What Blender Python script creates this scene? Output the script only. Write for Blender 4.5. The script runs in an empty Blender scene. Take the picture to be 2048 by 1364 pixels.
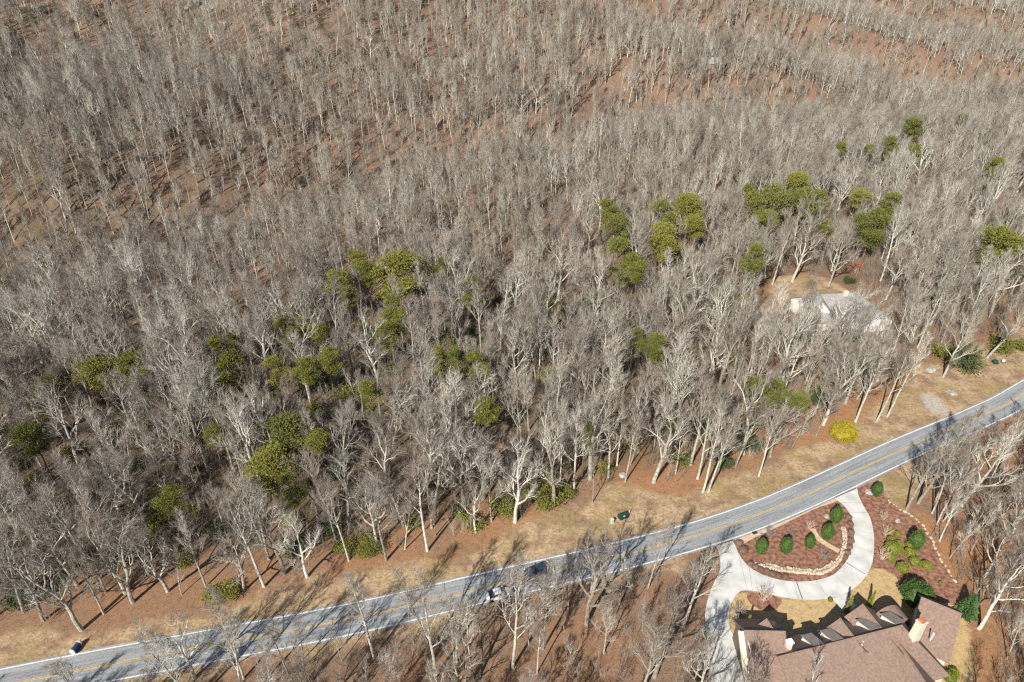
import bpy, bmesh, math, random
import numpy as np
from mathutils import Vector, Matrix, noise

S = bpy.context.scene
COL = S.collection
R = math.radians

# ------------------------------------------------------------------ camera, sky, sun, exposure
FPX, CAMH, PITCH = 1365.0, 95.0, R(32.5)
cam_d = bpy.data.cameras.new('camera'); cam = bpy.data.objects.new('camera', cam_d); COL.objects.link(cam)
cam.location = (0, 0, CAMH); cam.rotation_euler = (R(90) - PITCH, 0, 0)
cam_d.sensor_width = 36; cam_d.lens = 36 * FPX / 2048; cam_d.clip_end = 6000; cam_d.clip_start = 1
S.camera = cam

SUN_EL, SUN_AZ = R(38), R(209)            # azimuth clockwise from +Y (camera heading)
wd = bpy.data.worlds.new('World'); S.world = wd; wd.use_nodes = True
sky = wd.node_tree.nodes.new('ShaderNodeTexSky'); sky.sky_type = 'NISHITA'; sky.sun_disc = False
sky.sun_elevation = SUN_EL; sky.sun_rotation = SUN_AZ; sky.altitude = 400
wd.node_tree.links.new(sky.outputs[0], wd.node_tree.nodes['Background'].inputs[0])
wd.node_tree.nodes['Background'].inputs[1].default_value = 0.066
sun_d = bpy.data.lights.new('sun', 'SUN'); sun_d.energy = 5.0; sun_d.angle = R(0.5); sun_d.color = (1.0, 0.95, 0.88)
sun = bpy.data.objects.new('sun', sun_d); COL.objects.link(sun)
sdir = Vector((math.sin(SUN_AZ) * math.cos(SUN_EL), math.cos(SUN_AZ) * math.cos(SUN_EL), math.sin(SUN_EL)))
sun.rotation_euler = (-sdir).to_track_quat('-Z', 'Y').to_euler(); sun.location = (0, -50, 200)
S.view_settings.view_transform = 'Standard'; S.view_settings.look = 'None'; S.view_settings.gamma = 1
S.view_settings.exposure = 0.62
S.cycles.max_bounces = 4; S.cycles.diffuse_bounces = 3; S.cycles.glossy_bounces = 2
S.cycles.transmission_bounces = 2; S.cycles.use_denoising = False
S.cycles.filter_width = 1.25

# ------------------------------------------------------------------ measuring helpers: photo pixel (2048 wide) -> world
CP, SP = math.cos(PITCH), math.sin(PITCH)
def ray(px, py):
    x = (px - 1024) / FPX; y = -(py - 682) / FPX
    return np.array([x, CP + y * SP, -SP + y * CP])
def at(px, py, z=0.0):
    d = ray(px, py); t = (z - CAMH) / d[2]
    return Vector((t * d[0], t * d[1], z))
def proj(x, y, z):
    z -= CAMH; zc = y * CP - z * SP; yc = y * SP + z * CP
    return 1024 + FPX * x / zc, 682 - FPX * yc / zc, zc

# ------------------------------------------------------------------ road line and terrain
def spline(pts, n=10):
    pts = [Vector(p) for p in pts]; P = [2 * pts[0] - pts[1]] + pts + [2 * pts[-1] - pts[-2]]; out = []
    for i in range(1, len(P) - 2):
        a, b, c, d = P[i - 1:i + 3]
        for k in range(n):
            t = k / n
            out.append(0.5 * ((2 * b) + (c - a) * t + (2 * a - 5 * b + 4 * c - d) * t * t + (3 * b - a - 3 * c + d) * t ** 3))
    return out + [pts[-1]]
ROAD = spline([(-260, 20), (-170, 35), (-110, 47.5), (-68, 57.8), (-48, 62.3), (-25.5, 67.4), (-2, 74.0), (20, 80.2), (38.8, 86.5), (55.5, 94),
               (81, 107.3), (103, 118), (118, 126.3), (150, 147), (200, 185), (250, 226)], 8)
RN = np.array([(p.x, p.y) for p in ROAD])
def road_dist(x, y):
    """signed distance from the road's centre line, positive on the far (hill) side; arrays welcome"""
    x = np.atleast_1d(np.asarray(x, float)); y = np.atleast_1d(np.asarray(y, float))
    best = np.full(x.shape, 1e9); sgn = np.ones(x.shape)
    for i in range(len(RN) - 1):
        a, b = RN[i], RN[i + 1]; d = b - a; L2 = d @ d
        t = np.clip(((x - a[0]) * d[0] + (y - a[1]) * d[1]) / L2, 0, 1)
        ex = x - a[0] - t * d[0]; ey = y - a[1] - t * d[1]
        q = np.hypot(ex, ey); m = q < best
        best = np.where(m, q, best); sgn = np.where(m, np.sign(d[0] * ey - d[1] * ex), sgn)
    return best * sgn

CTRL = [(0, 600, 190), (300, 600, 192), (600, 450, 225), (900, 420, 240), (100, 300, 240), (350, 350, 235), (100, 0, 345), (400, 150, 300),
        (650, 250, 280), (650, 20, 345), (1000, 100, 360), (1000, 250, 300), (1300, 230, 320), (1300, 60, 400), (1500, 300, 300), (1700, 150, 390),
        (1900, 50, 480), (2000, 250, 350), (1750, 330, 290), (2040, 420, 240), (1500, 430, 238), (1200, 400, 245)]
cw = [tuple(np.array([0, 0, CAMH]) + c[2] * ray(c[0], c[1])) for c in CTRL]
cw += [(-320, 600, 150), (0, 720, 150), (450, 950, 170), (900, 700, 110), (1300, 1300, 230), (-500, 330, 75), (-420, 120, 10), (-260, 150, 4),
       (0, 160, 0), (60, 165, 0), (110, 170, 0), (-60, 150, 0), (-150, 110, 0), (150, 190, 0), (260, 240, 0), (400, 300, 0), (700, 400, 20),
       (0, 60, 0), (150, 80, 0), (-150, 20, 0), (300, 100, 0), (-900, 700, 170), (-900, 0, 30), (900, 0, 0), (0, 1500, 330), (-700, 1500, 330)]
CW = np.array(cw); NC = len(CW); SC = 100.0
def _phi(r2): return np.where(r2 > 1e-12, 0.5 * r2 * np.log(np.maximum(r2, 1e-12)), 0)
_X = CW[:, :2] / SC
_d2 = ((_X[:, None] - _X[None]) ** 2).sum(-1)
_A = np.zeros((NC + 3, NC + 3)); _A[:NC, :NC] = _phi(_d2) + np.eye(NC) * 0.02
_A[:NC, NC] = 1; _A[:NC, NC + 1:] = _X; _A[NC, :NC] = 1; _A[NC + 1:, :NC] = _X.T
_W = np.linalg.solve(_A, np.concatenate([CW[:, 2], np.zeros(3)]))
def _sm(e0, e1, x):
    t = np.clip((x - e0) / (e1 - e0), 0, 1); return t * t * (3 - 2 * t)
VALLEY = [(-420, 90), (-230, 152), (-135, 194), (-65, 246), (0, 291), (75, 343), (200, 392), (350, 436), (700, 560)]
def heights(x, y):
    x = np.atleast_1d(np.asarray(x, float)); y = np.atleast_1d(np.asarray(y, float))
    q = np.stack([x, y], -1) / SC
    h = np.full(x.shape, _W[NC]) + q[:, 0] * _W[NC + 1] + q[:, 1] * _W[NC + 2]
    for i in range(NC):
        h += _W[i] * _phi((q[:, 0] - _X[i, 0]) ** 2 + (q[:, 1] - _X[i, 1]) ** 2)
    rd = road_dist(x, y)
    f = _sm(70, 105, rd) * _sm(45, 90, np.hypot(x - 78, y - 165) + 20)
    far = _sm(95, 170, rd)
    # folds of the hillside: spurs and gullies running down from the upper right
    a = x * 0.15 + y * 0.98 + 9 * np.sin(x / 45.0)
    fold = (8.0 * np.sin((a - 395) * 6.283 / 88 + 1.2) + 2.0 * np.sin(a / 7.0 + x / 25.0)) * _sm(60, 190, x + 60) * _sm(300, 345, y) + 3.0 * np.sin(x / 21.0 - y / 60.0) * (1 - _sm(20, 160, x + 60))
    small = 1.2 * np.sin(x / 9.0 + 2.0 * np.sin(y / 23.0)) * np.sin(y / 11.0 + x / 31.0)
    dv = np.full(x.shape, 1e9)
    for (x0, y0), (x1, y1) in zip(VALLEY[:-1], VALLEY[1:]):
        t = np.clip(((x - x0) * (x1 - x0) + (y - y0) * (y1 - y0)) / ((x1 - x0) ** 2 + (y1 - y0) ** 2), 0, 1)
        dv = np.minimum(dv, np.hypot(x - x0 - t * (x1 - x0), y - y0 - t * (y1 - y0)))
    dip = -15.0 * np.exp(-(dv / 23.0) ** 2)
    return np.maximum(h, -6) * f + (fold + small) * far + dip
def hz(x, y): return float(heights(x, y)[0])
def ground(px, py, dz=0.0):
    """where the sight line through a photo pixel passes dz above the terrain"""
    d = ray(px, py)
    ts = np.arange(45, 900, 0.75); X = ts * d[0]; Y = ts * d[1]; Z = CAMH + ts * d[2]
    g = Z - heights(X, Y) - dz
    i = int(np.argmax(g < 0))
    if g[i] >= 0: i = len(ts) - 1
    return Vector((X[i], Y[i], float(Z[i] - dz)))

# ------------------------------------------------------------------ materials
def mat(name, col=(0.5, 0.5, 0.5), rough=0.85, metal=0.0, var=0.0, scale=3.0, col2=None, bump=0.0, rnd=0.0, detail=6):
    m = bpy.data.materials.new(name); m.use_nodes = True; nt = m.node_tree; b = nt.nodes['Principled BSDF']
    b.inputs['Base Color'].default_value = (*col, 1); b.inputs['Roughness'].default_value = rough; b.inputs['Metallic'].default_value = metal
    b.inputs['Specular IOR Level'].default_value = 0.25
    out = None
    if col2 or var:
        geo = nt.nodes.new('ShaderNodeNewGeometry'); nz = nt.nodes.new('ShaderNodeTexNoise')
        nz.inputs['Scale'].default_value = scale; nz.inputs['Detail'].default_value = detail
        nt.links.new(geo.outputs['Position'], nz.inputs['Vector'])
        cr = nt.nodes.new('ShaderNodeValToRGB'); cr.color_ramp.elements[0].position = 0.36; cr.color_ramp.elements[1].position = 0.64
        c2 = col2 or tuple(min(1, c * (1 + var)) for c in col); c1 = col if col2 else tuple(c * (1 - var) for c in col)
        cr.color_ramp.elements[0].color = (*c1, 1); cr.color_ramp.elements[1].color = (*c2, 1)
        nt.links.new(nz.outputs['Fac'], cr.inputs['Fac']); out = cr.outputs['Color']
        if bump:
            bp = nt.nodes.new('ShaderNodeBump'); bp.inputs['Strength'].default_value = bump; bp.inputs['Distance'].default_value = 0.05
            nt.links.new(nz.outputs['Fac'], bp.inputs['Height']); nt.links.new(bp.outputs['Normal'], b.inputs['Normal'])
    if rnd:
        oi = nt.nodes.new('ShaderNodeObjectInfo'); mr = nt.nodes.new('ShaderNodeMapRange')
        mr.inputs['To Min'].default_value = 1 - rnd; mr.inputs['To Max'].default_value = 1 + rnd
        nt.links.new(oi.outputs['Random'], mr.inputs['Value'])
        hsv = nt.nodes.new('ShaderNodeHueSaturation')
        nt.links.new(mr.outputs['Result'], hsv.inputs['Value'])
        if out: nt.links.new(out, hsv.inputs['Color'])
        else: hsv.inputs['Color'].default_value = (*col, 1)
        out = hsv.outputs['Color']
    if out: nt.links.new(out, b.inputs['Base Color'])
    return m

def tinted(name, cols, rough=0.9, scale=1.5, mottled=0.35):
    """bark, twigs and foliage: each plant draws its own tint from cols, plus blotches on it"""
    m = bpy.data.materials.new(name); m.use_nodes = True; nt = m.node_tree; b = nt.nodes['Principled BSDF']
    b.inputs['Roughness'].default_value = rough; b.inputs['Specular IOR Level'].default_value = 0.15
    oi = nt.nodes.new('ShaderNodeObjectInfo'); cr = nt.nodes.new('ShaderNodeValToRGB')
    e = cr.color_ramp.elements
    for i, c in enumerate(cols):
        p = i / (len(cols) - 1)
        if i == 0: e[0].position = 0; e[0].color = (*c, 1)
        elif i == len(cols) - 1: e[-1].position = 1; e[-1].color = (*c, 1)
        else: k = e.new(p); k.color = (*c, 1)
    nt.links.new(oi.outputs['Random'], cr.inputs['Fac'])
    geo = nt.nodes.new('ShaderNodeNewGeometry'); nz = nt.nodes.new('ShaderNodeTexNoise'); nz.inputs['Scale'].default_value = scale; nz.inputs['Detail'].default_value = 4
    nt.links.new(geo.outputs['Position'], nz.inputs['Vector'])
    mr = nt.nodes.new('ShaderNodeMapRange'); mr.inputs['From Min'].default_value = 0.3; mr.inputs['From Max'].default_value = 0.7
    mr.inputs['To Min'].default_value = 1 - mottled; mr.inputs['To Max'].default_value = 1 + mottled
    nt.links.new(nz.outputs['Fac'], mr.inputs['Value'])
    hsv = nt.nodes.new('ShaderNodeHueSaturation'); nt.links.new(mr.outputs['Result'], hsv.inputs['Value']); nt.links.new(cr.outputs['Color'], hsv.inputs['Color'])
    nt.links.new(hsv.outputs['Color'], b.inputs['Base Color'])
    return m

M = {}
M['bark'] = tinted('bark', [(0.28, 0.25, 0.20), (0.46, 0.435, 0.37), (0.20, 0.175, 0.14), (0.56, 0.535, 0.46), (0.34, 0.34, 0.275), (0.25, 0.235, 0.20)], scale=2.2)
M['twig'] = tinted('twig', [(0.205, 0.172, 0.135), (0.31, 0.28, 0.23), (0.22, 0.165, 0.132), (0.36, 0.335, 0.285), (0.235, 0.197, 0.152), (0.28, 0.24, 0.205)], scale=0.5, mottled=0.2)
M['pine_bark'] = mat('pine_bark', (0.16, 0.11, 0.08), 0.95, var=0.3, scale=3)
M['needles'] = tinted('needles', [(0.165, 0.170, 0.034), (0.225, 0.215, 0.048), (0.125, 0.14, 0.032), (0.185, 0.185, 0.058)], scale=0.9, mottled=0.4)
M['hemlock'] = tinted('hemlock', [(0.06, 0.085, 0.035), (0.08, 0.10, 0.04)], scale=0.9)
M['laurel'] = tinted('laurel', [(0.16, 0.165, 0.04), (0.21, 0.20, 0.045), (0.11, 0.125, 0.035)], rough=0.6, scale=2)
M['holly'] = tinted('holly', [(0.055, 0.10, 0.024), (0.075, 0.12, 0.03)], rough=0.45, scale=3)
M['boxwood'] = tinted('boxwood', [(0.155, 0.175, 0.028), (0.21, 0.21, 0.034), (0.125, 0.155, 0.024)], rough=0.6, scale=4)
M['gold_leaf'] = mat('gold_leaf', (0.22, 0.18, 0.015), 0.6, col2=(0.34, 0.27, 0.02), scale=2.5)
M['cypress'] = mat('cypress', (0.17, 0.17, 0.02), 0.7, col2=(0.28, 0.25, 0.03), scale=4)
M['spruce'] = mat('spruce', (0.05, 0.11, 0.04), 0.7, col2=(0.09, 0.16, 0.05), scale=3)
M['barberry'] = tinted('barberry', [(0.15, 0.095, 0.07), (0.19, 0.125, 0.09)], scale=5)
M['russet'] = tinted('russet', [(0.42, 0.17, 0.05), (0.30, 0.10, 0.045)], scale=2)
M['shrub_wood'] = tinted('shrub_wood', [(0.42, 0.30, 0.22), (0.52, 0.40, 0.30)], scale=4)
M['rock'] = mat('rock', (0.24, 0.225, 0.20), 0.95, col2=(0.44, 0.415, 0.37), scale=1.6, bump=0.6)
M['edge_stone'] = mat('edge_stone', (0.36, 0.285, 0.20), 0.95, col2=(0.60, 0.52, 0.40), scale=3, bump=0.4)
M['log'] = mat('log', (0.26, 0.19, 0.13), 0.95, col2=(0.46, 0.37, 0.28), scale=2)
M['roof'] = mat('roof', (0.190, 0.130, 0.100), 0.92, col2=(0.262, 0.184, 0.145), scale=3.0, detail=12, bump=0.5)
M['dormer_roof'] = mat('dormer_roof', (0.26, 0.22, 0.19), 0.9, var=0.12, scale=2)
M['cream'] = mat('cream', (0.66, 0.58, 0.44), 0.8, var=0.06, scale=2)
M['white'] = mat('white', (0.78, 0.76, 0.72), 0.6)
M['brown_wall'] = mat('brown_wall', (0.17, 0.13, 0.10), 0.9, var=0.25, scale=4)
M['chimney_stone'] = mat('chimney_stone', (0.50, 0.45, 0.34), 0.95, col2=(0.72, 0.67, 0.55), scale=4, bump=0.5)
M['clay'] = mat('clay', (0.42, 0.16, 0.08), 0.85, var=0.2, scale=5)
M['glass'] = mat('glass', (0.02, 0.025, 0.03), 0.08)
M['grey_roof'] = mat('grey_roof', (0.235, 0.23, 0.215), 0.9, col2=(0.33, 0.325, 0.305), scale=2)
M['dark_metal'] = mat('dark_metal', (0.035, 0.035, 0.037), 0.5)
M['car_white'] = mat('car_white', (0.74, 0.77, 0.80), 0.25)
M['car_blue'] = mat('car_blue', (0.03, 0.045, 0.075), 0.25)
M['tyre'] = mat('tyre', (0.02, 0.02, 0.02), 0.9)
M['box_green'] = mat('box_green', (0.018, 0.05, 0.038), 0.5, var=0.15, scale=6)
M['pale_green'] = mat('pale_green', (0.40, 0.50, 0.40), 0.5)
M['box_blue'] = mat('box_blue', (0.025, 0.05, 0.10), 0.45)
M['grate'] = mat('grate', (0.05, 0.055, 0.05), 0.7)

# ------------------------------------------------------------------ object helpers
def link_mesh(name, verts, faces, mats, parent=None, mi=None, smooth=False):
    me = bpy.data.meshes.new(name); me.from_pydata(verts, [], faces)
    for m_ in (mats if isinstance(mats, (list, tuple)) else [mats]): me.materials.append(m_)
    if mi is not None: me.polygons.foreach_set('material_index', mi)
    if smooth: me.polygons.foreach_set('use_smooth', [True] * len(me.polygons))
    me.update()
    o = bpy.data.objects.new(name, me); COL.objects.link(o)
    if parent: o.parent = parent
    return o
def link_data(name, me, parent=None):
    o = bpy.data.objects.new(name, me); COL.objects.link(o)
    if parent: o.parent = parent
    return o
def tag(o, label=None, cat=None, group=None, kind=None):
    if label: o['label'] = label
    if cat: o['category'] = cat
    if group: o['group'] = group
    if kind: o['kind'] = kind
    return o
def empty(name, loc, rz=0.0, scale=None):
    o = bpy.data.objects.new(name, None); COL.objects.link(o); o.location = loc; o.rotation_euler = (0, 0, rz); o.empty_display_size = 0.2
    if scale: o.scale = (scale,) * 3
    return o
class MB:
    def __init__(s): s.v = []; s.f = []; s.m = []
    def add(s, v, f, mi=0):
        k = len(s.v); s.v += [tuple(p) for p in v]; s.f += [tuple(i + k for i in q) for q in f]; s.m += [mi] * len(f)
    def box(s, c, d, rz=0.0, mi=0, top=1.0):
        x, y, z = d[0] / 2, d[1] / 2, d[2] / 2; ca, sa = math.cos(rz), math.sin(rz); v = []
        for k in (-1, 1):
            t = top if k > 0 else 1
            for a, b in ((-1, -1), (1, -1), (1, 1), (-1, 1)):
                px, py = a * x * t, b * y * t
                v.append((c[0] + px * ca - py * sa, c[1] + px * sa + py * ca, c[2] + k * z))
        s.add(v, [(3, 2, 1, 0), (4, 5, 6, 7), (0, 1, 5, 4), (1, 2, 6, 5), (2, 3, 7, 6), (3, 0, 4, 7)], mi)
    def slab(s, pts, thick, mi=0):
        """a planar polygon thickened downwards"""
        n = len(pts); v = [tuple(p) for p in pts] + [(p[0], p[1], p[2] - thick) for p in pts]
        s.add(v, [tuple(range(n)), tuple(range(2 * n - 1, n - 1, -1))] + [(i, i + n, (i + 1) % n + n, (i + 1) % n) for i in range(n)], mi)
    def lathe(s, prof, n=12, c=(0, 0, 0), mi=0, axis='z'):
        v = []; f = []
        for r, z in prof:
            for k in range(n):
                a = 2 * math.pi * k / n; p = (r * math.cos(a), r * math.sin(a), z)
                if axis == 'x': p = (z, p[0], p[1])
                if axis == 'y': p = (p[0], z, p[1])
                v.append((c[0] + p[0], c[1] + p[1], c[2] + p[2]))
        for i in range(len(prof) - 1):
            for k in range(n): f.append((i * n + k, i * n + (k + 1) % n, (i + 1) * n + (k + 1) % n, (i + 1) * n + k))
        f.append(tuple(range(n - 1, -1, -1))); f.append(tuple(range((len(prof) - 1) * n, len(prof) * n)))
        s.add(v, f, mi)
    def build(s, name, mats, parent=None, smooth=False): return link_mesh(name, s.v, s.f, mats, parent, s.m, smooth)
def tube(mb, pts, rad, n, mi=0):
    k0 = len(mb.v); pts = [Vector(p) for p in pts]
    for i, p in enumerate(pts):
        d = (pts[min(i + 1, len(pts) - 1)] - pts[max(i - 1, 0)]).normalized()
        a = d.cross(Vector((0.31, 0.95, 0.02))).normalized(); b = d.cross(a)
        for k in range(n):
            t = 2 * math.pi * k / n
            mb.v.append(tuple(p + (a * math.cos(t) + b * math.sin(t)) * rad[i]))
    for i in range(len(pts) - 1):
        for k in range(n):
            mb.f.append((k0 + i * n + k, k0 + i * n + (k + 1) % n, k0 + (i + 1) * n + (k + 1) % n, k0 + (i + 1) * n + k)); mb.m.append(mi)
def spike(mb, p, q, r, mi=0):
    d = (q - p).normalized(); a = d.cross(Vector((0.31, 0.95, 0.02))).normalized() * r; b = d.cross(a).normalized() * r
    k = len(mb.v); mb.v += [tuple(p + a), tuple(p - a * 0.5 + b * 0.87), tuple(p - a * 0.5 - b * 0.87), tuple(q)]
    mb.f += [(k, k + 1, k + 3), (k + 1, k + 2, k + 3), (k + 2, k, k + 3)]; mb.m += [mi] * 3
def rv(rn): 
    while True:
        v = Vector((rn.uniform(-1, 1), rn.uniform(-1, 1), rn.uniform(-1, 1)))
        if 0.05 < v.length < 1: return v.normalized()

# ------------------------------------------------------------------ ground
def axis(lo, hi, near_lo, near_hi, fine, grow):
    a = list(np.arange(near_lo, near_hi + 0.01, fine)); s = fine; p = near_hi
    while p < hi: s *= grow; p += s; a.append(p)
    s = fine; p = near_lo; b = []
    while p > lo: s *= grow; p -= s; b.append(p)
    return np.array(b[::-1] + a)
GX = axis(-1400, 1700, -130, 150, 0.8, 1.045); GY = axis(-250, 1900, 40, 200, 0.8, 1.03)
gx, gy = np.meshgrid(GX, GY); fx, fy = gx.ravel(), gy.ravel()
fz = heights(fx, fy); frd = road_dist(fx, fy)
nx, ny = len(GX), len(GY)
ii = np.arange((ny - 1) * (nx - 1)); r_, c_ = ii // (nx - 1), ii % (nx - 1); b0 = r_ * nx + c_
quads = np.stack([b0, b0 + 1, b0 + nx + 1, b0 + nx], -1)
gme = bpy.data.meshes.new('ground'); gme.vertices.add(nx * ny); gme.vertices.foreach_set('co', np.stack([fx, fy, fz], -1).ravel())
gme.loops.add(quads.size); gme.loops.foreach_set('vertex_index', quads.ravel().astype(np.int32))
gme.polygons.add(len(quads)); gme.polygons.foreach_set('loop_start', (np.arange(len(quads)) * 4).astype(np.int32))
gme.polygons.foreach_set('use_smooth', np.ones(len(quads), bool)); gme.update(calc_edges=True)
def inside(poly, x, y):
    r = np.zeros(x.shape, bool); n = len(poly)
    for i in range(n):
        x1, y1 = poly[i][0], poly[i][1]; x2, y2 = poly[(i + 1) % n][0], poly[(i + 1) % n][1]
        c = ((y1 > y) != (y2 > y)) & (x < (x2 - x1) * (y - y1) / (y2 - y1 + 1e-12) + x1); r ^= c
    return r
def blur(m, n=2):
    m = m.reshape(ny, nx).astype(float)
    for _ in range(n):
        m[1:-1, 1:-1] = (m[1:-1, 1:-1] * 2 + m[:-2, 1:-1] + m[2:, 1:-1] + m[1:-1, :-2] + m[1:-1, 2:]) / 6
    return m.ravel()
# grass verge of uneven depth along the road
wob = 1.6 * np.sin(fx / 7.0) + 1.2 * np.sin(fx / 3.1 + 1)
vw = np.interp(fx, [-90, -60, -30, 0, 20, 40, 60, 80, 100, 130], [6.5, 7, 8, 10, 15, 10, 8, 13, 17, 16])
verge = ((frd > 0) & (frd < vw + wob)) | ((frd < 0) & (frd > -5 + 0.6 * wob) & (fx < 30)) | ((frd < 0) & (frd > -9 + wob) & (fx > 66) & (fx < 90))
LAWN = [at(*p) for p in [(1458, 1180), (1560, 1190), (1690, 1185), (1735, 1138), (1775, 1136), (1800, 1160), (1830, 1190), (1930, 1215), (1945, 1290), (1950, 1364), (1900, 1420), (1440, 1420), (1455, 1260)]]
HOUSE2_LAWN = [at(*p) for p in [(1536, 572), (1552, 556), (1590, 546), (1622, 549), (1660, 560), (1690, 577), (1716, 597), (1600, 618), (1562, 606), (1542, 590)]]
HOUSE2_YARD = [at(*p) for p in [(1480, 640), (1496, 614), (1530, 604), (1560, 612), (1572, 640), (1560, 676), (1520, 684), (1492, 668)]]
lawn = inside(LAWN, fx, fy); verge |= inside(HOUSE2_LAWN, fx, fy) | inside(HOUSE2_YARD, fx, fy)
pale = np.zeros(fx.shape, bool)
for px, py, rx, ry in [(1872, 815, 22, 20), (1862, 800, 20, 12), (415, 8, 26, 12), (2040, 442, 24, 9), (1620, 655, 40, 22), (1535, 650, 34, 26)]:
    c = ground(px, py); e1 = (ground(px + rx, py) - c).length; e2 = (ground(px, py + ry) - c).length
    pale |= ((fx - c.x) / e1) ** 2 + ((fy - c.y) / e2) ** 2 < 1
clear = np.zeros(fx.shape, bool)
for px, py, rx, ry in [(2010, 415, 50, 16)]:
    c = ground(px, py); e1 = (ground(px + rx, py) - c).length; e2 = (ground(px, py + ry) - c).length
    clear |= ((fx - c.x) / e1) ** 2 + ((fy - c.y) / e2) ** 2 < 1
rust = np.where(frd > 0, 1 - _sm(16, 42, frd), 0.45 + 0.55 * _sm(50, 75, fx)) * (0.45 + 0.55 * _sm(-60, 20, fx))
rust = np.maximum(rust, 0.8 * np.exp(-((fx - 80) / 35) ** 2 - ((fy - 165) / 35) ** 2))
humus_shade = np.maximum(0.7 * _sm(140, 170, fy) * (1 - _sm(300, 350, fy)) * (1 - _sm(-150, -95, fx + 0.2 * (fy - 200))), 0) + _sm(13, 26, frd) * (1 - _sm(85, 110, frd)) * (1 - 0.55 * _sm(10, 70, fx)) * 0.9  # dark soil under the plateau wood; far-left strip is slope shade painted in
for nm, arr, n in (('verge', verge, 4), ('lawn', lawn, 3), ('pale', pale, 5), ('rust', rust, 1), ('humus_shade', humus_shade, 2)):
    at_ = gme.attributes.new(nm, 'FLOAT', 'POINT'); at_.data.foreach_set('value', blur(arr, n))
def ground_material():
    m = bpy.data.materials.new('leaf_litter'); m.use_nodes = True; nt = m.node_tree; L = nt.links.new; b = nt.nodes['Principled BSDF']
    b.inputs['Roughness'].default_value = 0.95; b.inputs['Specular IOR Level'].default_value = 0.1
    geo = nt.nodes.new('ShaderNodeNewGeometry')
    def nz(scale, det=6, rough=0.6):
        n = nt.nodes.new('ShaderNodeTexNoise'); n.inputs['Scale'].default_value = scale; n.inputs['Detail'].default_value = det; n.inputs['Roughness'].default_value = rough
        L(geo.outputs['Position'], n.inputs['Vector']); return n.outputs['Fac']
    def ramp(f, stops):
        r = nt.nodes.new('ShaderNodeValToRGB'); e = r.color_ramp.elements
        e[0].position, e[0].color = stops[0][0], (*stops[0][1], 1); e[1].position, e[1].color = stops[-1][0], (*stops[-1][1], 1)
        for p, c in stops[1:-1]: k = e.new(p); k.color = (*c, 1)
        L(f, r.inputs['Fac']); return r.outputs['Color']
    def mix(f, a, c, mode='MIX'):
        x = nt.nodes.new('ShaderNodeMix'); x.data_type = 'RGBA'; x.blend_type = mode
        if isinstance(f, float): x.inputs[0].default_value = f
        else: L(f, x.inputs[0])
        for s, v in ((6, a), (7, c)):
            if isinstance(v, tuple): x.inputs[s].default_value = (*v, 1)
            else: L(v, x.inputs[s])
        return x.outputs[2]
    def attr(n, soft=0.5):
        a = nt.nodes.new('ShaderNodeAttribute'); a.attribute_name = n
        s = nt.nodes.new('ShaderNodeMath'); s.operation = 'MULTIPLY_ADD'; L(nz(0.7, 5, 0.7), s.inputs[0]); s.inputs[1].default_value = 1.2
        s2 = nt.nodes.new('ShaderNodeMath'); s2.operation = 'ADD'; L(a.outputs['Fac'], s2.inputs[0]); s2.inputs[1].default_value = -0.6; L(s2.outputs[0], s.inputs[2])
        mr = nt.nodes.new('ShaderNodeMapRange'); mr.inputs['From Min'].default_value = 0.5 - soft * 0.3; mr.inputs['From Max'].default_value = 0.5 + soft * 0.3
        L(s.outputs[0], mr.inputs['Value']); return mr.outputs['Result']
    fine = nz(5.0, 8, 0.75)
    litter = ramp(fine, [(0.28, (0.12, 0.060, 0.032)), (0.44, (0.26, 0.135, 0.068)), (0.56, (0.36, 0.195, 0.098)), (0.70, (0.52, 0.33, 0.19))])
    dull = ramp(fine, [(0.28, (0.085, 0.060, 0.042)), (0.5, (0.20, 0.135, 0.090)), (0.70, (0.34, 0.25, 0.17))])
    patch = nz(1.1, 8, 0.8)
    brown = ramp(fine, [(0.28, (0.085, 0.052, 0.036)), (0.44, (0.165, 0.105, 0.072)), (0.56, (0.235, 0.150, 0.102)), (0.70, (0.35, 0.25, 0.17))])
    ra = nt.nodes.new('ShaderNodeAttribute'); ra.attribute_name = 'rust'
    lit = mix(ra.outputs['Fac'], brown, litter)
    fl = nt.nodes.new('ShaderNodeAttribute'); fl.attribute_name = 'humus_shade'
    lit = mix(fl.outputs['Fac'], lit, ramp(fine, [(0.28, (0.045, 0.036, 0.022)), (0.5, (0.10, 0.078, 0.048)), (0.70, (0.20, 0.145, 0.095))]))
    lit = mix(ramp(nz(0.06, 5, 0.65), [(0.46, (0, 0, 0)), (0.64, (1, 1, 1))]), lit, dull)
    grass = ramp(nz(2.2, 9, 0.8), [(0.30, (0.21, 0.145, 0.085)), (0.45, (0.37, 0.265, 0.155)), (0.58, (0.47, 0.355, 0.225)), (0.72, (0.32, 0.245, 0.12))])
    grass = mix(ramp(nz(0.22, 6, 0.7), [(0.44, (0, 0, 0)), (0.60, (0.85, 0.85, 0.85))]), grass, brown)
    grass = mix(ramp(nz(0.5, 6, 0.75), [(0.52, (0, 0, 0)), (0.66, (0.8, 0.8, 0.8))]), grass, litter)
    grass = mix(ramp(nz(0.13, 4, 0.6), [(0.48, (0, 0, 0)), (0.64, (0.75, 0.75, 0.75))]), grass, ramp(nz(3.0, 6, 0.7), [(0.3, (0.20, 0.15, 0.06)), (0.7, (0.36, 0.27, 0.12))]))
    lawn_c = ramp(nz(3.0, 8, 0.75), [(0.30, (0.34, 0.235, 0.11)), (0.5, (0.46, 0.33, 0.165)), (0.7, (0.56, 0.42, 0.24))])
    pale_c = ramp(nz(2.0, 6), [(0.3, (0.30, 0.26, 0.21)), (0.7, (0.50, 0.45, 0.38))])
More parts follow.
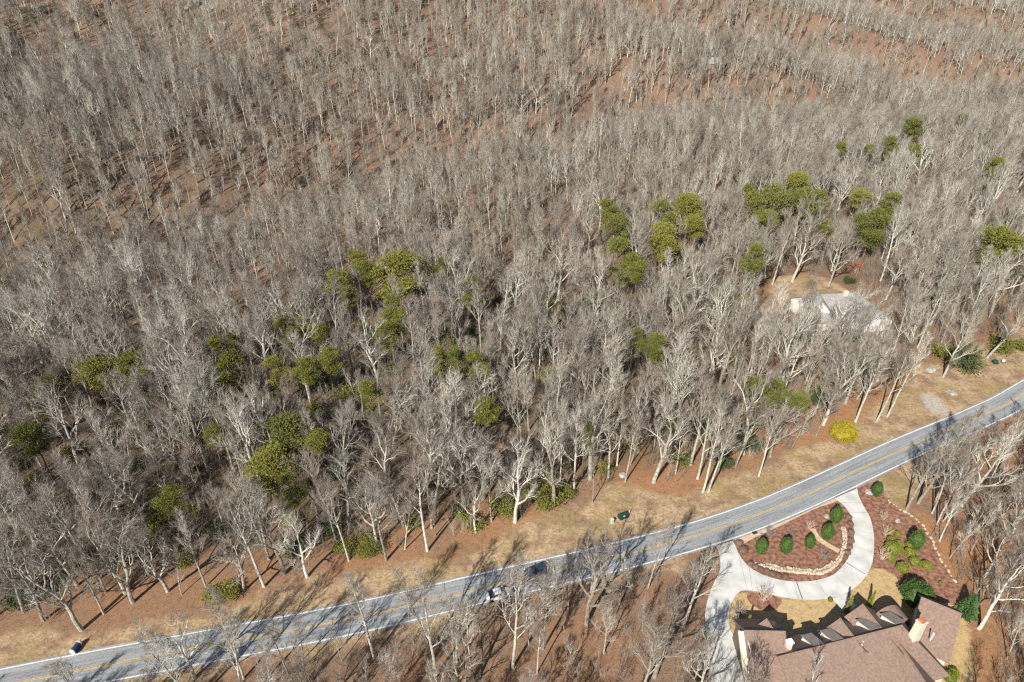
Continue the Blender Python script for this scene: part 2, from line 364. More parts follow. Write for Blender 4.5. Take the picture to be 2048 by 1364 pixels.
    c = mix(attr('verge', 1.2), lit, grass); c = mix(attr('lawn', 0.6), c, lawn_c); c = mix(attr('pale', 1.0), c, pale_c)
    mot = ramp(patch, [(0.32, (0.48, 0.46, 0.44)), (0.50, (1.0, 1.0, 1.0)), (0.68, (1.22, 1.18, 1.12))])
    c = mix(0.85, c, mot, 'MULTIPLY')
    L(c, b.inputs['Base Color'])
    bp = nt.nodes.new('ShaderNodeBump'); bp.inputs['Strength'].default_value = 0.7; bp.inputs['Distance'].default_value = 0.12
    L(nz(4.0, 8, 0.8), bp.inputs['Height']); L(bp.outputs['Normal'], b.inputs['Normal'])
    return m
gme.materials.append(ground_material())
go = bpy.data.objects.new('ground', gme); COL.objects.link(go); tag(go, kind='structure')

# ------------------------------------------------------------------ road, markings, driveway, beds
def asphalt():
    m = bpy.data.materials.new('asphalt'); m.use_nodes = True; nt = m.node_tree; L = nt.links.new; b = nt.nodes['Principled BSDF']
    b.inputs['Roughness'].default_value = 0.85
    uv = nt.nodes.new('ShaderNodeUVMap'); mp = nt.nodes.new('ShaderNodeMapping'); mp.inputs['Scale'].default_value = (0.05, 1.2, 1); L(uv.outputs[0], mp.inputs[0])
    n1 = nt.nodes.new('ShaderNodeTexNoise'); n1.inputs['Scale'].default_value = 1.6; n1.inputs['Detail'].default_value = 6; L(mp.outputs[0], n1.inputs['Vector'])
    geo = nt.nodes.new('ShaderNodeNewGeometry'); n2 = nt.nodes.new('ShaderNodeTexNoise'); n2.inputs['Scale'].default_value = 4; n2.inputs['Detail'].default_value = 8; L(geo.outputs['Position'], n2.inputs['Vector'])
    vo = nt.nodes.new('ShaderNodeTexVoronoi'); vo.feature = 'DISTANCE_TO_EDGE'; vo.inputs['Scale'].default_value = 0.55; mp2 = nt.nodes.new('ShaderNodeMapping'); mp2.inputs['Scale'].default_value = (0.45, 1.5, 1); L(uv.outputs[0], mp2.inputs[0])
    nw = nt.nodes.new('ShaderNodeTexNoise'); nw.inputs['Scale'].default_value = 1.5; L(mp2.outputs[0], nw.inputs['Vector'])
    mw = nt.nodes.new('ShaderNodeMix'); mw.data_type = 'RGBA'; mw.inputs[0].default_value = 0.35; L(mp2.outputs[0], mw.inputs[6]); L(nw.outputs['Color'], mw.inputs[7]); L(mw.outputs[2], vo.inputs['Vector'])
    cr = nt.nodes.new('ShaderNodeValToRGB'); cr.color_ramp.elements[0].position = 0.36; cr.color_ramp.elements[0].color = (0.15, 0.16, 0.165, 1); cr.color_ramp.elements[1].position = 0.62; cr.color_ramp.elements[1].color = (0.33, 0.34, 0.34, 1)
    ad = nt.nodes.new('ShaderNodeMath'); ad.operation = 'MULTIPLY_ADD'; ad.inputs[1].default_value = 0.45; L(n2.outputs['Fac'], ad.inputs[0])
    ml = nt.nodes.new('ShaderNodeMath'); ml.operation = 'MULTIPLY'; ml.inputs[1].default_value = 0.55; L(n1.outputs['Fac'], ml.inputs[0]); L(ml.outputs[0], ad.inputs[2]); L(ad.outputs[0], cr.inputs['Fac'])
    ck = nt.nodes.new('ShaderNodeMapRange'); ck.inputs['From Max'].default_value = 0.02; ck.inputs['To Min'].default_value = 0.72; L(vo.outputs['Distance'], ck.inputs['Value'])
    mx = nt.nodes.new('ShaderNodeMix'); mx.data_type = 'RGBA'; mx.blend_type = 'MULTIPLY'; mx.inputs[0].default_value = 1; L(cr.outputs['Color'], mx.inputs[6]); L(ck.outputs['Result'], mx.inputs[7])
    L(mx.outputs[2], b.inputs['Base Color']); return m
M['asphalt'] = asphalt()
M['line_white'] = mat('line_white', (0.50, 0.50, 0.49), 0.8, col2=(0.74, 0.73, 0.71), scale=2.5)
M['line_yellow'] = mat('line_yellow', (0.42, 0.27, 0.06), 0.8, col2=(0.62, 0.42, 0.10), scale=2.0)
FINE = spline([(p.x, p.y) for p in ROAD], 3)
ROADN = []
for i, p in enumerate(FINE):
    d = (FINE[min(i + 1, len(FINE) - 1)] - FINE[max(i - 1, 0)]).normalized(); ROADN.append(Vector((-d.y, d.x)))
def ribbon(name, o0, o1, z, m, uv=False, kerb=0.0):
    v = []; f = []; us = []; s = 0
    for i, p in enumerate(FINE):
        if i: s += (p - FINE[i - 1]).length
        for o in (o0, o1):
            q = p + ROADN[i] * o; v.append((q.x, q.y, z + hz(q.x, q.y) * 0)); us.append((s, o))
    for i in range(len(FINE) - 1): f.append((2 * i, 2 * i + 1, 2 * i + 3, 2 * i + 2)[::-1])
    o = link_mesh(name, v, f, m); 
    if uv:
        l = o.data.uv_layers.new(name='UVMap')
        for lp in o.data.loops: l.data[lp.index].uv = us[lp.vertex_index]
    return o
tag(ribbon('road', -3.25, 3.25, 0.03, M['asphalt'], True), kind='structure')
mk = MB()
for o0, o1, mi in ((-2.95, -2.72, 0), (2.72, 2.95, 0), (-0.19, -0.07, 1), (0.07, 0.19, 1)):
    vv = []; ff = []
    for i, p in enumerate(FINE):
        for o in (o0, o1): q = p + ROADN[i] * o; vv.append((q.x, q.y, 0.034))
    for i in range(len(FINE) - 1): ff.append((2 * i + 2, 2 * i + 3, 2 * i + 1, 2 * i))
    mk.add(vv, ff, mi)
tag(mk.build('road_markings', [M['line_white'], M['line_yellow']]), kind='structure')

def sheet(name, pts, z, m):
    bm = bmesh.new(); vs = [bm.verts.new((p[0], p[1], z)) for p in pts]; f = bm.faces.new(vs); f.normal_update()
    if f.normal.z < 0: f.normal_flip()
    bmesh.ops.triangulate(bm, faces=bm.faces[:])
    me = bpy.data.meshes.new(name); bm.to_mesh(me); bm.free(); me.materials.append(m)
    return link_data(name, me)
def px(pts, z=0.0, n=6, closed=False):
    w = [at(a, b, z) for a, b in pts]
    w = [(p.x, p.y) for p in w]
    return spline(w, n) if n > 1 else [Vector(p) for p in w]
INNER = [(1465, 1080), (1472, 1095), (1484, 1118), (1506, 1139), (1538, 1154), (1575, 1162), (1611, 1163), (1641, 1158.5), (1667, 1149), (1687, 1130), (1699, 1109), (1707, 1084), (1707.5, 1058), (1702, 1033), (1690, 1014), (1676, 1002), (1668, 996)]
OUTER = [(1714, 976), (1717, 990.5), (1728, 1014), (1741, 1038), (1748, 1075), (1747, 1110), (1740.6, 1137), (1723, 1163), (1691, 1187), (1650, 1198), (1604.6, 1199.5), (1560, 1193.5), (1528, 1185.5), (1495, 1181), (1477, 1185), (1464.6, 1203), (1458, 1227), (1461, 1260), (1481.6, 1290), (1502, 1327), (1516, 1352), (1530, 1380), (1545, 1420)]
WEST = [(1440, 1440), (1424, 1376), (1420, 1342), (1413.6, 1291), (1410, 1240), (1413.6, 1206), (1427, 1168), (1440, 1140), (1439, 1112), (1434, 1090)]
M['concrete'] = mat('concrete', (0.44, 0.44, 0.405), 0.9, col2=(0.62, 0.612, 0.57), scale=0.35, detail=9)
M['mulch'] = mat('mulch', (0.14, 0.064, 0.042), 0.95, col2=(0.32, 0.17, 0.11), scale=1.6, bump=0.4, detail=12)
M['joint'] = mat('joint', (0.09, 0.085, 0.08), 0.9)
inner_w, outer_w = px(INNER), px(OUTER)
drive_pts = inner_w + outer_w + px(WEST)
drv = sheet('driveway', drive_pts, 0.026, M['concrete']); tag(drv, kind='structure')
jm = MB()
def strip(mb, a, b, w, z, mi=0):
    a, b = Vector(a[:2]), Vector(b[:2]); d = (b - a).normalized(); n = Vector((-d.y, d.x)) * w / 2
    mb.add([(*(a + n), z), (*(a - n), z), (*(b - n), z), (*(b + n), z)], [(0, 1, 2, 3)], mi)
for a, b, w in [((1693, 1126), (1730, 1148), 0.14), ((1593, 1164), (1605, 1199), 0.14), ((1668, 995), (1712, 977), 0.22), ((1434, 1091), (1466, 1080), 0.2)]:
    strip(jm, at(*a), at(*b), w, 0.0305)
for k in range(1, 12):                                                       # faint saw cuts
    i = int(k / 12 * (len(inner_w) - 1)); p = inner_w[i]; q = min(outer_w[:90], key=lambda o: (o - p).length); strip(jm, p, q, 0.035, 0.0302)
tag(jm.build('driveway_joints', M['joint']), kind='structure')
ISLAND = px(INNER) + px([(1655, 1000), (1560, 1046), (1500, 1071)], n=3)
tag(sheet('mulch_bed', ISLAND, 0.018, M['mulch']), kind='structure')
STONE_LINE = [(1769, 995), (1784, 1007), (1808, 1022.5), (1835, 1041), (1850, 1058), (1862, 1078), (1874, 1100), (1884, 1122), (1896, 1144), (1912.6, 1164), (1923, 1176)]
BED2 = px(OUTER[:7]) + px([(1768, 1137), (1787, 1147), (1797, 1162), (1800, 1180), (1830, 1215), (1915, 1200)], n=3) + px(STONE_LINE[::-1]) + px([(1752, 968), (1730, 966)], n=2)
tag(sheet('mulch_bed.001', BED2, 0.014, M['mulch']), kind='structure')
tag(sheet('mulch_bed.002', px([(1496, 1184), (1530, 1188), (1562, 1197), (1556, 1215), (1530, 1222), (1502, 1208), (1494, 1194)], n=3), 0.014, M['mulch']), kind='structure')
M['sandy'] = mat('sandy', (0.42, 0.29, 0.19), 0.95, col2=(0.60, 0.46, 0.33), scale=2.5, detail=8)
tag(sheet('grass_strip', px([(1469, 1079), (1664, 996.5), (1672, 1003), (1640, 1014), (1615, 1025), (1560, 1052), (1510, 1075), (1480, 1092)], n=3), 0.022, M['sandy']), kind='structure')
tag(sheet('walkway', [at(*p) for p in [(1664, 1197), (1692, 1188), (1712, 1212), (1690, 1228)]], 0.016, M['concrete']), kind='structure')

# ------------------------------------------------------------------ brown roofed house
HA = R(14.1); HO = at(1594, 1304, 6.4); HO.z = 0
U = Vector((math.cos(HA), math.sin(HA), 0)); V = Vector((-math.sin(HA), math.cos(HA), 0)); Zv = Vector((0, 0, 1))
house = empty('brown_house', (0, 0, 0)); tag(house, 'large house with brown shingle roof and cream stone chimney beside the curved drive', 'house')
def roof_gable(name, p, q, zr, wl, wr, ze_l, ze_r, mroof, mwall, parent, over=0.45, hip0=0.0, hip1=0.0, rake=True, base=0.0):
    """gabled block: ridge p->q at zr; wl/wr half widths left/right of the ridge; eave heights; hip0/hip1 pull the ridge end in"""
    p, q = Vector((p[0], p[1], 0)), Vector((q[0], q[1], 0)); d = (q - p).normalized(); n = Vector((-d.y, d.x, 0))
    P = p + d * hip0; Q = q - d * hip1
    rf = MB(); th = 0.22
    def pt(b, off, z): return b + n * off + Zv * z
    po, qo = p - d * (over if not hip0 else 0.2), q + d * (over if not hip1 else 0.2)
    Po, Qo = (P if hip0 else po), (Q if hip1 else qo)
    rf.slab([pt(Po, 0, zr), pt(po, wl, ze_l), pt(qo, wl, ze_l), pt(Qo, 0, zr)], th)
    rf.slab([pt(Po, 0, zr), pt(Qo, 0, zr), pt(qo, -wr, ze_r), pt(po, -wr, ze_r)], th)
    if hip0: rf.slab([pt(Po, 0, zr), pt(po, -wr, ze_r), pt(po, wl, ze_l)], th)
    if hip1: rf.slab([pt(Qo, 0, zr), pt(qo, wl, ze_l), pt(qo, -wr, ze_r)], th)
    cap = MB(); tube(cap, [pt(Po, 0, zr + 0.01), pt(Qo, 0, zr + 0.01)], [0.11, 0.11], 6)
    ro = rf.build('roof', mroof, parent)
    cap.build('ridge_cap', mroof, ro)
    w = MB(); k = 0.5
    fl, fr = wl - k, wr - k; zl = zr - (zr - ze_l) * fl / wl - th - 0.02; zrr = zr - (zr - ze_r) * fr / wr - th - 0.02; zt = zr - th - 0.03
    a, b2 = p, q
    sec0 = [pt(a, fl, base), pt(a, fl, zl)] + ([] if hip0 else [pt(a, 0, zt)]) + [pt(a, -fr, zrr), pt(a, -fr, base)]
    sec1 = [pt(b2, fl, base), pt(b2, fl, zl)] + ([] if hip1 else [pt(b2, 0, zt)]) + [pt(b2, -fr, zrr), pt(b2, -fr, base)]
    w.add(sec0, [tuple(range(len(sec0)))]); w.add(sec1, [tuple(range(len(sec1)))[::-1]])
    w.add([sec0[0], sec1[0], sec1[1], sec0[1]], [(0, 1, 2, 3)]); w.add([sec0[-1], sec0[-2], sec1[-2], sec1[-1]], [(0, 1, 2, 3)])
    wo = w.build('wall', mwall, parent)
    return ro, wo, d, n
def hp(u, v, z=0): return HO + U * u + V * v + Zv * z
# main block M
roof_gable('m', hp(-2.5, 0), hp(21.0, 0), 6.4, 4.4, 6.6, 2.7, 2.7, M['roof'], M['cream'], house, hip1=3.6)
# garage wing
GA, GB = at(1488, 1261, 7.2), at(1569, 1263, 7.2)
gd = (GB - GA).normalized(); gd.z = 0; gd.normalize(); gn = Vector((-gd.y, gd.x, 0))
_, _, _, _ = roof_gable('g', GA + gd * 0.45, GB - gd * 0.3, 7.2, 4.2, 9.0, 4.0, 2.4, M['roof'], M['brown_wall'], house)
# cream rake boards on the west gable of the garage wing
rk = MB()
for w_, ze in ((-9.0, 2.4),):
    a = GA + gd * -0.06; e = a + gn * w_; a = Vector((a.x, a.y, 7.15)); e = Vector((e.x, e.y, ze - 0.05)); o = gd * 0.5
    rk.slab([a - gd * 0.75, a + gd * 0.05 - Zv * 0.12, e + gd * 0.05 - Zv * 0.12, e - gd * 0.75], 0.45)
rk.build('rake_board', M['cream'], house)
wn = MB()
for k, (o_, z_) in enumerate(((-2.0, 5.6), (-4.6, 2.0), (-1.5, 2.0))):
    c = GA + gd * 0.44 + gn * o_; wn.box((c.x, c.y, z_), (0.08, 1.3, 1.5), math.atan2(gd.y, gd.x))
for i in range(3):
    q = MB(); o_, z_ = ((-2.0, 5.6), (-4.6, 2.0), (-1.5, 2.0))[i]; c = GA + gd * 0.40 + gn * o_
    q.box((c.x, c.y, z_), (0.10, 1.5, 1.7), math.atan2(gd.y, gd.x)); wf = q.build('window', M['white'], house)
    q = MB(); c = GA + gd * 0.37 + gn * o_; q.box((c.x, c.y, z_), (0.10, 1.25, 1.45), math.atan2(gd.y, gd.x)); q.build('pane', M['glass'], wf)
# front cross gables, each facing the road
def cross(apx, apz, uv_len, hw, ze, wall=M['cream']):
    a = at(*apx, apz); a.z = 0
    roof_gable('c', a - V * uv_len, a - V * 0.4, apz, hw, hw, ze, ze, M['roof'], wall, house, over=0.4)
    c = a - V * 0.33
    q = MB(); q.box((c.x, c.y, apz - 2.3), (1.6, 0.12, 1.5), HA); wf = q.build('window', M['white'], house)
    q = MB(); c = a - V * 0.29; q.box((c.x, c.y, apz - 2.3), (1.35, 0.12, 1.25), HA); q.build('pane', M['glass'], wf)
cross((1680, 1236), 6.2, 5.0, 3.2, 3.4)
cross((1725, 1208), 5.8, 8.0, 3.0, 3.2)
cross((1533, 1237), 6.4, 4.0, 2.0, 4.8)
# east block and south wing
RA, RB = at(1849, 1197, 6.2), at(1917, 1225, 6.2)
roof_gable('r', RA, RB, 6.2, 3.4, 6.6, 3.4, 2.6, M['roof'], M['cream'], house, hip1=0.0)
SA, SB = at(1796, 1281, 5.5), at(1852, 1366, 5.5)
sd = (SB - SA).normalized()
roof_gable('s', SA - sd * 1.5, SB + sd * 5, 5.5, 3.4, 3.1, 2.6, 1.9, M['roof'], M['cream'], house)
# shed dormers on the road side of the main roof
def dormer(pxq, z0, zdrop=1.25, out=2.7, w=1.75):
    b_ = at(*pxq, z0); b_.z = z0                      # middle of the high edge
    pr = MB(); e = b_ + V * out - Zv * zdrop
    pr.slab([b_ - U * w / 2, b_ + U * w / 2, e + U * w / 2, e - U * w / 2], 0.16)
    d = pr.build('dormer', M['dormer_roof'], house)
    ck = MB()
    for s in (-1, 1):
        o = U * s * (w / 2 - 0.15); t = U * s * 0.06
        f1 = e - V * 0.2 + o; ck.add([b_ + o - Zv * 0.2, f1 - Zv * 0.03, Vector((f1.x, f1.y, f1.z - 1.0)), b_ + o - Zv * 0.5 + V * 0.3,
              b_ + o - t - Zv * 0.2, f1 - t - Zv * 0.03, Vector((f1.x, f1.y, f1.z - 1.0)) - t, b_ + o - t - Zv * 0.5 + V * 0.3], [(0, 1, 2, 3), (7, 6, 5, 4), (1, 5, 6, 2)])
    ck.build('cheek', M['white'], d)
    g = MB(); c = e - V * 0.25; g.box((c.x, c.y, c.z - 0.75), (w - 0.5, 0.1, 1.0), HA); g.build('window', M['glass'], d)
for q_, z_ in (((1639, 1290), 6.25), ((1678, 1280), 6.25), ((1751, 1257), 6.25), ((1801, 1245), 6.25)): dormer(q_, z_)
# curved entrance roof by the second dormer pair
ep = at(1775, 1222, 3.6); ar = MB(); n_ = 14
for r0, r1 in ((1.9, 2.35),):
    for k in range(n_):
        a1, a2 = math.pi * k / n_, math.pi * (k + 1) / n_
        q8 = []
        for vv in (0.0, 2.4):
            for aa, rr in ((a1, r0), (a1, r1), (a2, r1), (a2, r0)): q8.append(Vector((ep.x, ep.y, 2.6)) + U * (math.cos(aa) * rr) + Zv * (math.sin(aa) * rr) - V * vv)
        ar.add(q8, [(0, 1, 2, 3), (7, 6, 5, 4), (1, 5, 6, 2), (0, 4, 5, 1)[::-1], (3, 2, 6, 7)[::-1], (0, 3, 7, 4)])
pr_ = ar.build('porch_arch', M['roof'], house)
c = ep - V * 0.4
for s in (-1, 1):
    pw = MB(); k = c + U * s * 2.1; pw.box((k.x, k.y, 1.3), (0.45, 0.45, 2.6), HA); pw.build('porch_post', M['cream'], pr_)
# chimneys
cb = at(1829, 1290, 4.6); c = MB(); ca = R(22)
c.box((cb.x, cb.y + 0.7, 5.7), (1.45, 1.15, 6.6), ca, top=0.8); co = c.build('chimney', M['chimney_stone'], house)
c = MB(); c.box((cb.x, cb.y + 0.7, 9.07), (1.35, 1.1, 0.14), ca); c.build('cap', M['chimney_stone'], co)
c = MB(); c.box((cb.x, cb.y + 0.7, 9.4), (0.85, 0.75, 0.5), ca, top=0.9); c.build('flue', M['clay'], co)
cb = at(1580, 1283, 7.3); c = MB(); c.box((cb.x, cb.y, 5.0), (0.75, 0.65, 4.4), HA); co = c.build('chimney', M['chimney_stone'], house)
c = MB(); c.box((cb.x, cb.y, 7.3), (0.95, 0.8, 0.2), HA); c.build('cap', M['white'], co)
for q_ in ((1728, 1277), (1724, 1286), (1722, 1293), (1712, 1285), (1920 - 11, 1229), (1866, 1270)):
    p = at(*q_, 5.6); c = MB(); c.lathe([(0.09, -1.2), (0.09, 0.28), (0.14, 0.3), (0.14, 0.42), (0.02, 0.46)], 8, (p.x, p.y, 5.6)); c.build('vent_pipe', M['white'], house)

# ------------------------------------------------------------------ grey roofed house in the wood, and a pale one far off
h2 = empty('grey_house', (0, 0, 0)); tag(h2, 'house with pale grey roof and bright white gable in the wood above the road', 'house')
A2, B2 = at(1606, 592, 6.5), at(1716, 585, 6.5)
roof_gable('h', A2, B2, 6.5, 5.5, 8.0, 3.0, 2.6, M['grey_roof'], M['white'], h2)
C2 = at(1643, 611, 6.0); D2 = C2 + Vector((0.9, 6, 0)); C2.z = D2.z = 0
roof_gable('h', D2, C2, 7.4, 3.0, 3.0, 4.2, 4.2, M['grey_roof'], M['white'], h2)
p = at(1690, 592, 6.0); c = MB(); c.box((p.x, p.y, 5.2), (1.1, 0.8, 4.6), 0.1); c.build('chimney', M['chimney_stone'], h2)
for q_ in ((1655, 597), (1672, 600)):
    p = at(*q_, 5.6); c = MB(); c.lathe([(0.16, -0.8), (0.16, 0.35), (0.22, 0.38), (0.22, 0.5)], 8, (p.x, p.y, 5.4)); c.build('vent_pipe', M['white'], h2)
E2 = at(1720, 592, 5.8); F2 = at(1765, 625, 5.8)
roof_gable('h', E2, F2, 5.8, 4.5, 4.5, 2.8, 2.8, M['grey_roof'], M['white'], h2)
h3 = empty('pale_house', (0, 0, 0)); tag(h3, 'pale roofed house half hidden by bare trees high on the far slope', 'house')
g3 = ground(1425, 135); zb = g3.z
roof_gable('h', (g3.x - 6, g3.y + 2), (g3.x + 6, g3.y - 1), zb + 5, 4, 4, zb + 2.6, zb + 2.6, M['grey_roof'], M['brown_wall'], h3, base=zb - 3)
roof_gable('h', (g3.x - 9, g3.y - 3), (g3.x - 6, g3.y + 5), zb + 4.4, 3, 3, zb + 2.4, zb + 2.4, M['grey_roof'], M['brown_wall'], h3, base=zb - 3)

# ------------------------------------------------------------------ bare trees
def rot_about(v, ax, a): return Matrix.Rotation(a, 3, ax) @ v
def perp(d, rn):
    a = d.cross(rv(rn)); return a.normalized() if a.length > 1e-4 else Vector((1, 0, 0))
def bare_tree(seed, H, rad, style, r0):
    """style: oak (low fan of crooked limbs), tall (straight stem, high narrow crown), maple (between), young.
    returns two meshes: stem with its limbs, and the crown of branches and twigs"""
    rn = random.Random(seed); T = MB(); C = MB()
    cfg = dict(oak=dict(fork=0.34, nl=8, lean=0.05, wig=0.17, top=0.78, ang=(58, 20), n2=6, n3=6, nt=4),
               maple=dict(fork=0.38, nl=10, lean=0.04, wig=0.08, top=0.90, ang=(46, 16), n2=5, n3=5, nt=4),
               tall=dict(fork=0.44, nl=11, lean=0.03, wig=0.05, top=0.93, ang=(44, 18), n2=5, n3=4, nt=4),
               young=dict(fork=0.30, nl=8, lean=0.06, wig=0.09, top=0.92, ang=(44, 20), n2=4, n3=3, nt=4))[style]
    up = Vector((0, 0, 1)); d = (up + rv(rn) * cfg['lean']).normalized(); p = Vector((0, 0, -0.4)); pts = [p.copy()]; rr = [r0 * 1.25]
    n = 12; Ht = H * cfg['top']
    for i in range(n):
        d = (d + rv(rn) * cfg['wig'] * (0.5 + i / n) + up * 0.10).normalized(); p = p + d * (Ht / n); pts.append(p.copy())
        t = (i + 1) / n; rr.append(r0 * (1 - t * (0.55 if t < cfg['fork'] else 0.25 + 0.62 * t)))
    rr[1] = r0
    tube(T, pts, rr, 8)
    def twigs(a, b, rbase, k):
        for i in range(k):
            t = 0.15 + 0.85 * (i + rn.random()) / k; q = a.lerp(b, t); ax = (b - a).normalized()
            e = rot_about(ax, perp(ax, rn), R(rn.uniform(14, 42))); e = (e + up * 0.18).normalized()
            L = rn.uniform(0.6, 1.25) * (1 if style != 'young' else 0.7)
            q2 = q + e * L; spike(C, q, q2, rn.uniform(0.011, 0.017), 1)
            if rn.random() < 0.4:
                s = q.lerp(q2, 0.45); e2 = rot_about(e, perp(e, rn), R(rn.uniform(18, 42))); spike(C, s, s + e2 * L * 0.6, 0.009, 1)
    def limb(p, d, L, r, lev):
        ns = (6, 4, 3)[lev]; wig = cfg['wig'] * (1.5, 1.5, 1.5)[lev] + 0.05; pts = [p.copy()]; rr = [r]
        for i in range(ns):
            d = (d + rv(rn) * wig + up * (0.16, 0.14, 0.10)[lev]).normalized(); p = p + d * L / ns; pts.append(p.copy()); rr.append(r * (1 - 0.72 * (i + 1) / ns))
        tube(T if lev == 0 else C, pts, rr, (5, 4, 3)[lev], 0)
        if lev < 2:
            m = (cfg['n2'], cfg['n3'])[lev]; ph = rn.uniform(0, 6.28)
            for i in range(m):
                t = 0.28 + 0.72 * (i + 0.5 * rn.random() + 0.3) / m; k = min(int(t * ns), ns - 1); f = t * ns - k; f = min(f, 1)
                q = pts[k].lerp(pts[k + 1], f); ax = (pts[k + 1] - pts[k]).normalized()
                side = rot_about(perp(ax, rn), ax, ph + i * 2.4); e = rot_about(ax, side, R(rn.uniform(22, 46)))
                limb(q, e, L * rn.uniform(0.42, 0.60) * (1.1 - 0.45 * t), max(rr[k] * 0.64, (0.042, 0.024)[lev]), lev + 1)
            limb(pts[-1], (pts[-1] - pts[-2]).normalized(), L * 0.35, rr[-1], lev + 1) if lev == 0 else None
        else:
            for i in range(ns): twigs(pts[i], pts[i + 1], rr[i], 1 + (rn.random() < (cfg['nt'] / ns - 1)))
    nl = cfg['nl']; ph = rn.uniform(0, 6.28)
    for i in range(nl):
        t = cfg['fork'] + (1 - cfg['fork']) * (i / nl) ** (0.9 if style != 'oak' else 1.25) + rn.uniform(0, 0.03); t = min(t, 0.985)
        k = min(int(t * n), n - 1); q = pts[k].lerp(pts[k + 1], t * n - k); s = (t - cfg['fork']) / (1 - cfg['fork'])
        a = R(cfg['ang'][0] * (1 - s) + cfg['ang'][1] * s + rn.uniform(-8, 8)); az = ph + i * 2.4 + rn.uniform(-0.4, 0.4)
        e = Vector((math.sin(a) * math.cos(az), math.sin(a) * math.sin(az), math.cos(a)))
        L = rad * (1.0 - 0.35 * s) * rn.uniform(0.85, 1.15) * (0.75 if i == 0 and style == 'oak' else 1)
        limb(q, e, L, max(rr[k] * (0.66 if style == 'oak' else 0.5), 0.04), 0)
    limb(pts[-1], d, max(1.2, (H - Ht) * 1.0 + 1.0), rr[-1], 1)
    def me(mb, nm, m):
        x = bpy.data.meshes.new(nm); x.from_pydata(mb.v, [], mb.f)
        for q in m: x.materials.append(q)
        x.polygons.foreach_set('material_index', mb.m); x.update(); return x
    return me(T, 'trunk', [M['bark']]), me(C, 'crown', [M['bark'], M['twig']]), (T, C)
STYLES = [('oak', 19, 6.4, 0.33), ('oak', 21, 7.2, 0.38), ('oak', 16, 6.0, 0.28), ('oak', 19, 6.8, 0.34), ('oak', 17, 5.4, 0.26), ('oak', 22, 6.6, 0.36),
          ('maple', 19, 5.0, 0.24), ('maple', 17, 4.6, 0.22), ('maple', 20, 5.4, 0.26), ('maple', 15, 4.2, 0.17), ('maple', 18, 5.2, 0.20), ('maple', 13, 4.0, 0.14),
          ('tall', 22, 4.0, 0.26), ('tall', 20, 3.7, 0.22), ('tall', 18, 3.4, 0.18), ('tall', 23, 4.3, 0.26), ('tall', 16, 3.2, 0.15), ('tall', 20, 4.6, 0.21),
          ('young', 11, 2.4, 0.10), ('young', 9, 2.0, 0.08), ('young', 12.5, 2.6, 0.11)]
LIB = []
for i, (st, H_, rad_, r_0) in enumerate(STYLES):
    tm, cm, mbs = bare_tree(100 + i, H_, rad_, st, r_0); LIB.append(dict(style=st, H=H_, trunk=tm, crown=cm, mb=mbs))
BY = {s: [i for i, l in enumerate(LIB) if l['style'] == s] for s in ('oak', 'maple', 'tall', 'young')}

def instancer(name, variants, items, label_kind):
    """one object that carries many copies: items = (x, y, z, rot, tilt_x, tilt_y, scale, variant)"""
    col = bpy.data.collections.new(name + '_kinds')
    for i, me in enumerate(variants):
        o = bpy.data.objects.new('kind_%02d' % i, me); col.objects.link(o)
    me = bpy.data.meshes.new(name); me.from_pydata([q[:3] for q in items], [], []); me.update()
    a = me.attributes.new('turn', 'FLOAT_VECTOR', 'POINT'); a.data.foreach_set('vector', np.array([(q[4], q[5], q[3]) for q in items], np.float32).ravel())
    a = me.attributes.new('size', 'FLOAT', 'POINT'); a.data.foreach_set('value', np.array([q[6] for q in items], np.float32))
    a = me.attributes.new('pick', 'INT', 'POINT'); a.data.foreach_set('value', np.array([q[7] for q in items], np.int32))
    o = link_data(name, me); tag(o, kind='stuff')
    ng = bpy.data.node_groups.new(name, 'GeometryNodeTree')
    ng.interface.new_socket('Geometry', in_out='INPUT', socket_type='NodeSocketGeometry'); ng.interface.new_socket('Geometry', in_out='OUTPUT', socket_type='NodeSocketGeometry')
    N = ng.nodes.new; L = ng.links.new
    gi, go_ = N('NodeGroupInput'), N('NodeGroupOutput'); ip = N('GeometryNodeInstanceOnPoints'); ci = N('GeometryNodeCollectionInfo')
    ci.inputs['Collection'].default_value = col; ci.inputs['Separate Children'].default_value = True; ci.inputs['Reset Children'].default_value = True
    def na(n, t):
        x = N('GeometryNodeInputNamedAttribute'); x.data_type = t; x.inputs['Name'].default_value = n; return x.outputs[0]
    L(gi.outputs[0], ip.inputs['Points']); L(ci.outputs[0], ip.inputs['Instance']); ip.inputs['Pick Instance'].default_value = True
    L(na('pick', 'INT'), ip.inputs['Instance Index']); L(na('turn', 'FLOAT_VECTOR'), ip.inputs['Rotation']); L(na('size', 'FLOAT'), ip.inputs['Scale'])
    L(ip.outputs[0], go_.inputs[0])
    md = o.modifiers.new('copies', 'NODES'); md.node_group = ng
    return o
def joined(mbs, mats, name):
    x = bpy.data.meshes.new(name); v = []; f = []; mi = []
    for k, mb in enumerate(mbs):
        o = len(v); v += mb.v; f += [tuple(i + o for i in q) for q in mb.f]; mi += mb.m
    x.from_pydata(v, [], f)
    for m_ in mats: x.materials.append(m_)
    x.polygons.foreach_set('material_index', mi); x.update(); return x

